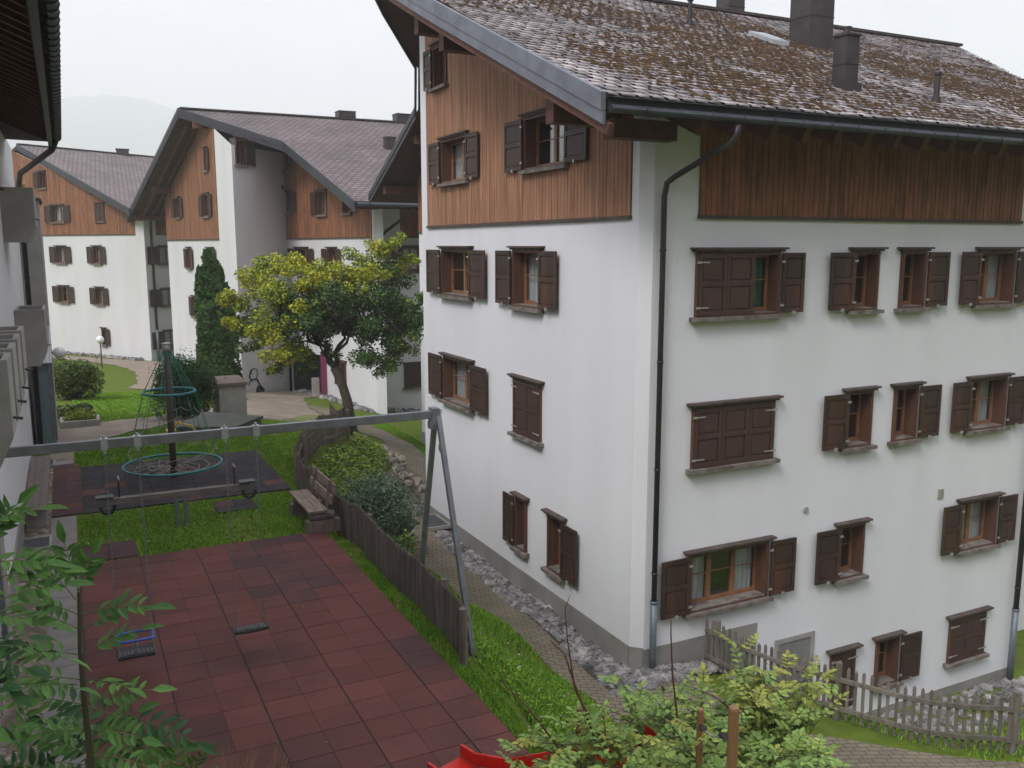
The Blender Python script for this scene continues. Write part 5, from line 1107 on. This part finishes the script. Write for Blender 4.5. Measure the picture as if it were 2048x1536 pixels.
for (x,y) in ((158,1230),(160,1260),(163,1310),(166,1360),(170,1410),(175,1460),(180,1510)):
    lv.append((x,y,random.uniform(12,35),random.uniform(.19,.26),5,.07,0,random.uniform(-.4,.3))); lv.append((x,y,random.uniform(140,172),random.uniform(.18,.25),5,.066,0,random.uniform(-.4,.3)))
ash('tall young ash shoot with upright stem in front of the grey slab path', [(185,1560),(178,1480),(168,1400),(160,1300),(157,1185)], SF, lv)
lv = []
for k in range(12):
    x = random.uniform(-170,-40); y = random.uniform(1200,1580); lv.append((x,y,random.uniform(-30,60),random.uniform(.18,.27),5,.075,random.choice((0,1,1)),random.uniform(-.6,.4)))
for (x,y,a) in ((-40,1060,30),(-40,1130,12),(-10,1160,20),(10,1200,25),(0,1290,-5),(20,1370,5),(-30,1100,60)): lv.append((x-10,y,a,.20,5,.075,0,.1))
ash('dense dark leafed ash shoots filling the lower left corner', [(-20,1560),(-15,1400),(-10,1250),(-12,1100),(-14,1010)], 2.5, lv, .014)
lv = []
for k in range(20): x = random.uniform(0,290); y = random.uniform(1400,1600); lv.append((x,y,random.uniform(-20,200),random.uniform(.2,.32),5,.08,random.choice((0,1)),random.uniform(-.6,.4)))
ash('low spreading ash shoots along the lower left edge', [(110,1620),(110,1560),(105,1500)], 2.9, lv, .01)
lv = [(365,1560,95,.22,5,.06,0,0),(365,1560,60,.2,4,.06,0,0),(360,1565,130,.2,4,.06,0,0),(370,1575,20,.2,4,.06,0,.2)]
ash('small ash tip poking up at the bottom edge over the rubber floor', [(365,1640),(365,1575)], 3.6, lv, .007)
V = []
for k in range(75):
    x = random.choice((300,470,520,380))+random.uniform(-50,50); p = at(x, 1600, 4.6); d = Vector((random.uniform(-.12,.12),random.uniform(-.1,.1),random.uniform(.18,.34))); q = p+d; s = Vector((.0035,-.0015,0)); V.append([p-s,p+s,q+s*.3,q-s*.3])
tag(quads('dry_grass', np.array([[tuple(v) for v in f] for f in V]), ['dry_grass']), 'dry straw coloured grass stalks at the bottom edge', 'grass', kind='stuff')

# right shrub
T_ = thing('rose_shrub', 'light green and yellow leafed shrub over the slide at the bottom edge', 'shrub', (0,0,0)); lb = MB(); tb = MB(); cb = MB(); root_p = Vector((5.3,5.3,-.4))
def spray(a, b, k, ll, mi_w):
    a = Vector(a); b = Vector(b); P = [a.lerp(b, t)+Vector((0,0,.12*math.sin(math.pi*t))) for t in np.linspace(0,1,6)]
    tb.tube(P, [.008,.007,.005,.004,.003,.002], 5)
    for j in range(k):
        t = .25+.75*random.random(); p = a.lerp(b,t)+Vector((0,0,.12*math.sin(math.pi*t))); d = Vector((random.gauss(0,1),random.gauss(0,1),random.gauss(.15,.6))).normalized(); l = random.uniform(.12,.24)
        mi = random.choices((0,1,2), mi_w)[0]; tb.tube([p, p+d*l], .0018, 4)
        for q in range(4):
            s_ = d.cross(Vector((0,0,1))).normalized()
            for s in (-1,1): leaflet(lb, p+d*l*(.3+.2*q), d*.6+s_*s, Vector((random.gauss(0,.3),random.gauss(0,.3),1)), ll*random.uniform(.8,1.15), ll*.62, mi)
        leaflet(lb, p+d*l, d, Vector((0,0,1)), ll*1.1, ll*.65, mi)
heads = []
for (x, y, f, k, w3) in [(1090,1440,5.6,26,(.75,.25,0)),(1130,1500,5.4,30,(.9,.1,0)),(1180,1400,5.8,24,(.8,.2,0)),(1210,1470,5.2,34,(.9,.1,0)),(1250,1390,6.0,26,(.8,.2,0)),(1290,1430,5.6,14,(.85,.15,0)),(1330,1380,6.2,26,(.8,.2,0)),(1400,1370,6.3,30,(.75,.25,0)),(1440,1400,5.9,34,(.7,.3,0)),(1500,1340,6.4,34,(.4,.6,0)),(1480,1310,6.5,16,(.3,.7,0)),(1550,1380,6.2,38,(.45,.55,0)),(1590,1420,6.0,36,(.4,.6,0)),(1560,1460,5.6,40,(.8,.2,0)),(1500,1470,5.4,44,(.9,.1,0)),(1400,1480,5.0,36,(.95,.05,0)),(1340,1520,4.9,26,(.95,.05,0)),(1580,1520,5.2,34,(.9,.1,0)),(1460,1530,5.0,34,(.95,.05,0)),(1250,1530,4.9,30,(.9,.1,0)),(1150,1540,5.0,26,(.9,.1,0)),(1060,1520,5.6,20,(.8,.2,0)),(1620,1480,5.8,18,(.6,.4,0)),(1480,1280,6.6,6,(.2,.8,0)),(1590,1350,6.3,12,(.2,.8,0))]:
    k = int(k*1.35) if x > 1350 else k
    y += 62 if x > 1350 else 60
    b = at(x,y,f); a = root_p.lerp(b, .35)+Vector((random.uniform(-.3,.3),random.uniform(-.3,.3),0)); tb.tube([root_p, root_p.lerp(a,.5)+Vector((0,0,.1)), a], [.016,.013,.009], 6)
    spray(a, b, int(k*.45), .058, w3)
    for j in range(3): e = b+Vector((random.gauss(0,.22),random.gauss(0,.22),random.gauss(0,.13))); spray(a.lerp(b,.65), e, int(k*.36), .058, w3)
build(lb, 'leaves', ['rose_leaf','rose_yellow','leaf_lime'], T_); build(tb, 'branches', 'twig', T_)
for c_ in ([(1215,1500),(1150,1380),(1135,1280),(1130,1220),(1140,1190)],[(1190,1480),(1150,1370),(1130,1310),(1100,1280)],[(1360,1480),(1345,1350),(1342,1270),(1342,1240)],[(1120,1500),(1060,1420),(1010,1370),(1000,1350)]):
    cb.tube([at(x,y,5.7) for x,y in c_], [.009,.007,.005,.0035,.002][:len(c_)], 5)
build(cb, 'bare_canes', 'twig_red', T_); rebase(T_, tuple(root_p))

# ---------------------------------------------------------------- grass blades
def blades(name, label, polys, excl, n, hmin, hmax, m, w_=.005, clov=None):
    xs, ys = [], []
    tot = 0
    for poly, share in polys:
        k = int(n*share); x0, x1 = min(p[0] for p in poly), max(p[0] for p in poly); y0, y1 = min(p[1] for p in poly), max(p[1] for p in poly)
        x = rng.uniform(x0,x1,k*3); y = rng.uniform(y0,y1,k*3); ok = inpoly(x,y,poly)
        for e in excl: ok &= ~inpoly(x,y,e)
        xs.append(x[ok][:k]); ys.append(y[ok][:k])
    x = np.concatenate(xs); y = np.concatenate(ys); kk = np.array([noise.noise(Vector((a*1.3,b*1.3,7)))+.5*noise.noise(Vector((a*5,b*5,2))) for a,b in zip(x,y)])+.75 > rng.random(len(x)); x = x[kk]; y = y[kk]; z = hts(x,y); k = len(x); h = rng.uniform(hmin,hmax,k); a = rng.random(k)*2*np.pi; l = rng.normal(size=(k,2))*h[:,None]*.45; ww = w_*(.7+.6*rng.random(k))*(1+y/14)
    P = np.stack([x,y,z],1); S_ = np.stack([np.cos(a)*ww,np.sin(a)*ww,0*a],1); T2 = P+np.stack([l[:,0],l[:,1],h],1); Mi = P+np.stack([l[:,0]*.3,l[:,1]*.3,h*.55],1)
    V = np.stack([P-S_, P+S_, Mi+S_*.8, T2, Mi-S_*.8],1)
    return tag(quads(name, V, m, rng.integers(0,len(m),k), n=5), label, 'grass', kind='stuff')
redp = [(-.14,5),(4.02,5),(4.02,15.96),(-.14,15.96)]; blk = [(-.58,19.0),(4.15,19.0),(4.15,23.2),(-.58,23.2)]; sm = [(-.12,16),(.82,16),(.82,16.95),(-.12,16.95)]; sm2 = [(2.4,17.95),(3.2,17.95),(3.2,18.75),(2.4,18.75)]
ex = [redp, blk, sm, sm2, HOUSEPATH]
blades('lawn_grass', 'short green grass with clover around the playground mats', [([(-.1,15.9),(4.3,15.9),(4.35,18.6),(4.45,20.7),(4.9,21.8),(5.75,23.1),(6.9,24.7),(7.6,26.5),(7.9,29.5),(6.3,29.3),(4.9,29.9),(3.6,29.6),(1.9,27.7),(.8,26.5),(-.1,25.9)],.62),([(3.95,5),(4.35,5),(4.4,13),(4.35,15.95),(3.95,15.95)],.12),([(-.1,30.5),(2.3,31.2),(3.4,35),(4,41),(-.1,41)],.14),([(8.2,30),(9.7,31.2),(9.2,37),(8.2,36),(6.5,31.5)],.06),([(11.2,28),(12,31),(12,38),(10.8,37)],.06)], ex+[[(2.4,25.5),(5,25.5),(5,28.2),(2.4,28.2)]], 190000, .02, .055, ['grass_blade','clover'], .0045)
blades('bank_grass', 'taller lush grass and clover on the bank between fence and house path', [([(4.4,5),(7.5,5),(8,8.6),(7.35,10),(7.35,13),(7.15,16),(7.1,19.4),(5.2,19.4),(4.5,17),(4.5,10)],.8),([(9,6.5),(14,4),(20,4),(22,11),(13,11.5),(11,10),(12,8.2)],.2)], ex, 90000, .04, .13, ['clover','grass_blade'], .006)
cx = rng.uniform(4.5,7.4,14000); cy = rng.uniform(7.0,13.0,14000); cz = hts(cx,cy)+rng.uniform(.02,.11,14000); tag(quads('clover_leaves', leaf_quads(np.stack([cx,cy,cz],1), .030, flat=.3, aspect=.9), ['clover','grass_blade'], rng.integers(0,2,14000)), 'clover and broad leaved weeds on the near bank', 'weeds', kind='stuff')
fx = rng.uniform(4.6,7.2,70); fy = rng.uniform(8,13.5,70); tag(quads('clover_flowers', leaf_quads(np.stack([fx,fy,hts(fx,fy)+.13],1), .035, aspect=1), ['flower_pink']), 'small pink clover flowers in the bank grass', 'flowers', kind='stuff')
fx = np.r_[rng.uniform(0,4.3,420), rng.uniform(.3,5,300)]; fy = np.r_[rng.uniform(16,19,420), rng.uniform(23.3,26,300)]; ok = np.ones(len(fx), bool)
for e in ex: ok &= ~inpoly(fx,fy,e)
fx, fy = fx[ok][::2], fy[ok][::2]; tag(quads('lawn_flowers', leaf_quads(np.stack([fx,fy,hts(fx,fy)+.05],1), .016, aspect=1), ['flower_white']), 'tiny white clover flowers in the lawn', 'flowers', kind='stuff')
sx = rng.uniform(-.1,4,110); sy = rng.uniform(7.5,15.8,110); tag(quads('fallen_leaves', leaf_quads(np.stack([sx,sy,np.full(110,.04)],1), .022, flat=.03), ['sand_path','rose_yellow'], rng.integers(0,2,110)), 'tiny fallen leaves scattered on the red rubber floor', 'fallen leaves', kind='stuff')

# ---------------------------------------------------------------- added light-blocking slope, hills and haze
sx_ = np.linspace(-160,200,60); sy_ = np.linspace(-14,-150,30); SX, SY = np.meshgrid(sx_, sy_, indexing='ij')  # unseen slope added behind the camera to dim skylight on the right facade
SZ = np.array([[-2+max(0,(-14-y))*.62+1.6*noise.noise(Vector((x*.3,y*.3,0)))+3*noise.noise(Vector((x*.07,y*.07,0))) for x,y in zip(r1,r2)] for r1,r2 in zip(SX,SY)])
idx = np.arange(SX.size).reshape(SX.shape); me = bpy.data.meshes.new('unseen_shade_slope'); me.from_pydata(np.stack([SX.ravel(),SY.ravel(),SZ.ravel()],1).tolist(), [], np.stack([idx[:-1,:-1], idx[1:,:-1], idx[1:,1:], idx[:-1,1:]], -1).reshape(-1,4).tolist()); me.update(); tag(link('unseen_shade_slope', me, 'shade_slope_brown', smooth=True), kind='structure')
hx_ = np.linspace(-2400, 3600, 110); hy_ = np.linspace(1500, 3700, 70); HX, HY = np.meshgrid(hx_, hy_, indexing='ij')
HZ = np.zeros_like(HX)
for i in range(HX.shape[0]):
    for j in range(HX.shape[1]):
        x, y = HX[i,j], HY[i,j]; d = (y-1700)/1; HZ[i,j] = -12+max(0, d*.33+45*noise.noise(Vector((x*.004,y*.004,0)))*min(1,d/200)+80*noise.noise(Vector((x*.0013,y*.0013,4)))*min(1,d/600))
        cz_ = 400+90*noise.noise(Vector((x*.0016,y*.0006,2)))+30*noise.noise(Vector((x*.006,y*.002,7))); HZ[i,j] = min(HZ[i,j], cz_-max(0,(y-3200)*.5))
idx = np.arange(HX.size).reshape(HX.shape); me = bpy.data.meshes.new('hills'); me.from_pydata(np.stack([HX.ravel(),HY.ravel(),HZ.ravel()],1).tolist(), [], np.stack([idx[:-1,:-1], idx[1:,:-1], idx[1:,1:], idx[:-1,1:]], -1).reshape(-1,4).tolist()); me.update(); tag(link('hills', me, 'forest', smooth=True), kind='structure')
hm = bpy.data.materials.new('haze'); hm.use_nodes = True; nt = hm.node_tree; nt.nodes.clear(); o_ = nt.nodes.new('ShaderNodeOutputMaterial'); v_ = nt.nodes.new('ShaderNodeVolumePrincipled'); v_.inputs['Density'].default_value = .00085; v_.inputs['Color'].default_value = (.975,.985,1,1); v_.inputs['Anisotropy'].default_value = 0; nt.links.new(v_.outputs[0], o_.inputs['Volume']); M['haze'] = hm
mb = MB(); mb.box((-2500,-600,-220),(3700,3800,540)); tag(build(mb, 'haze', 'haze'), kind='stuff')
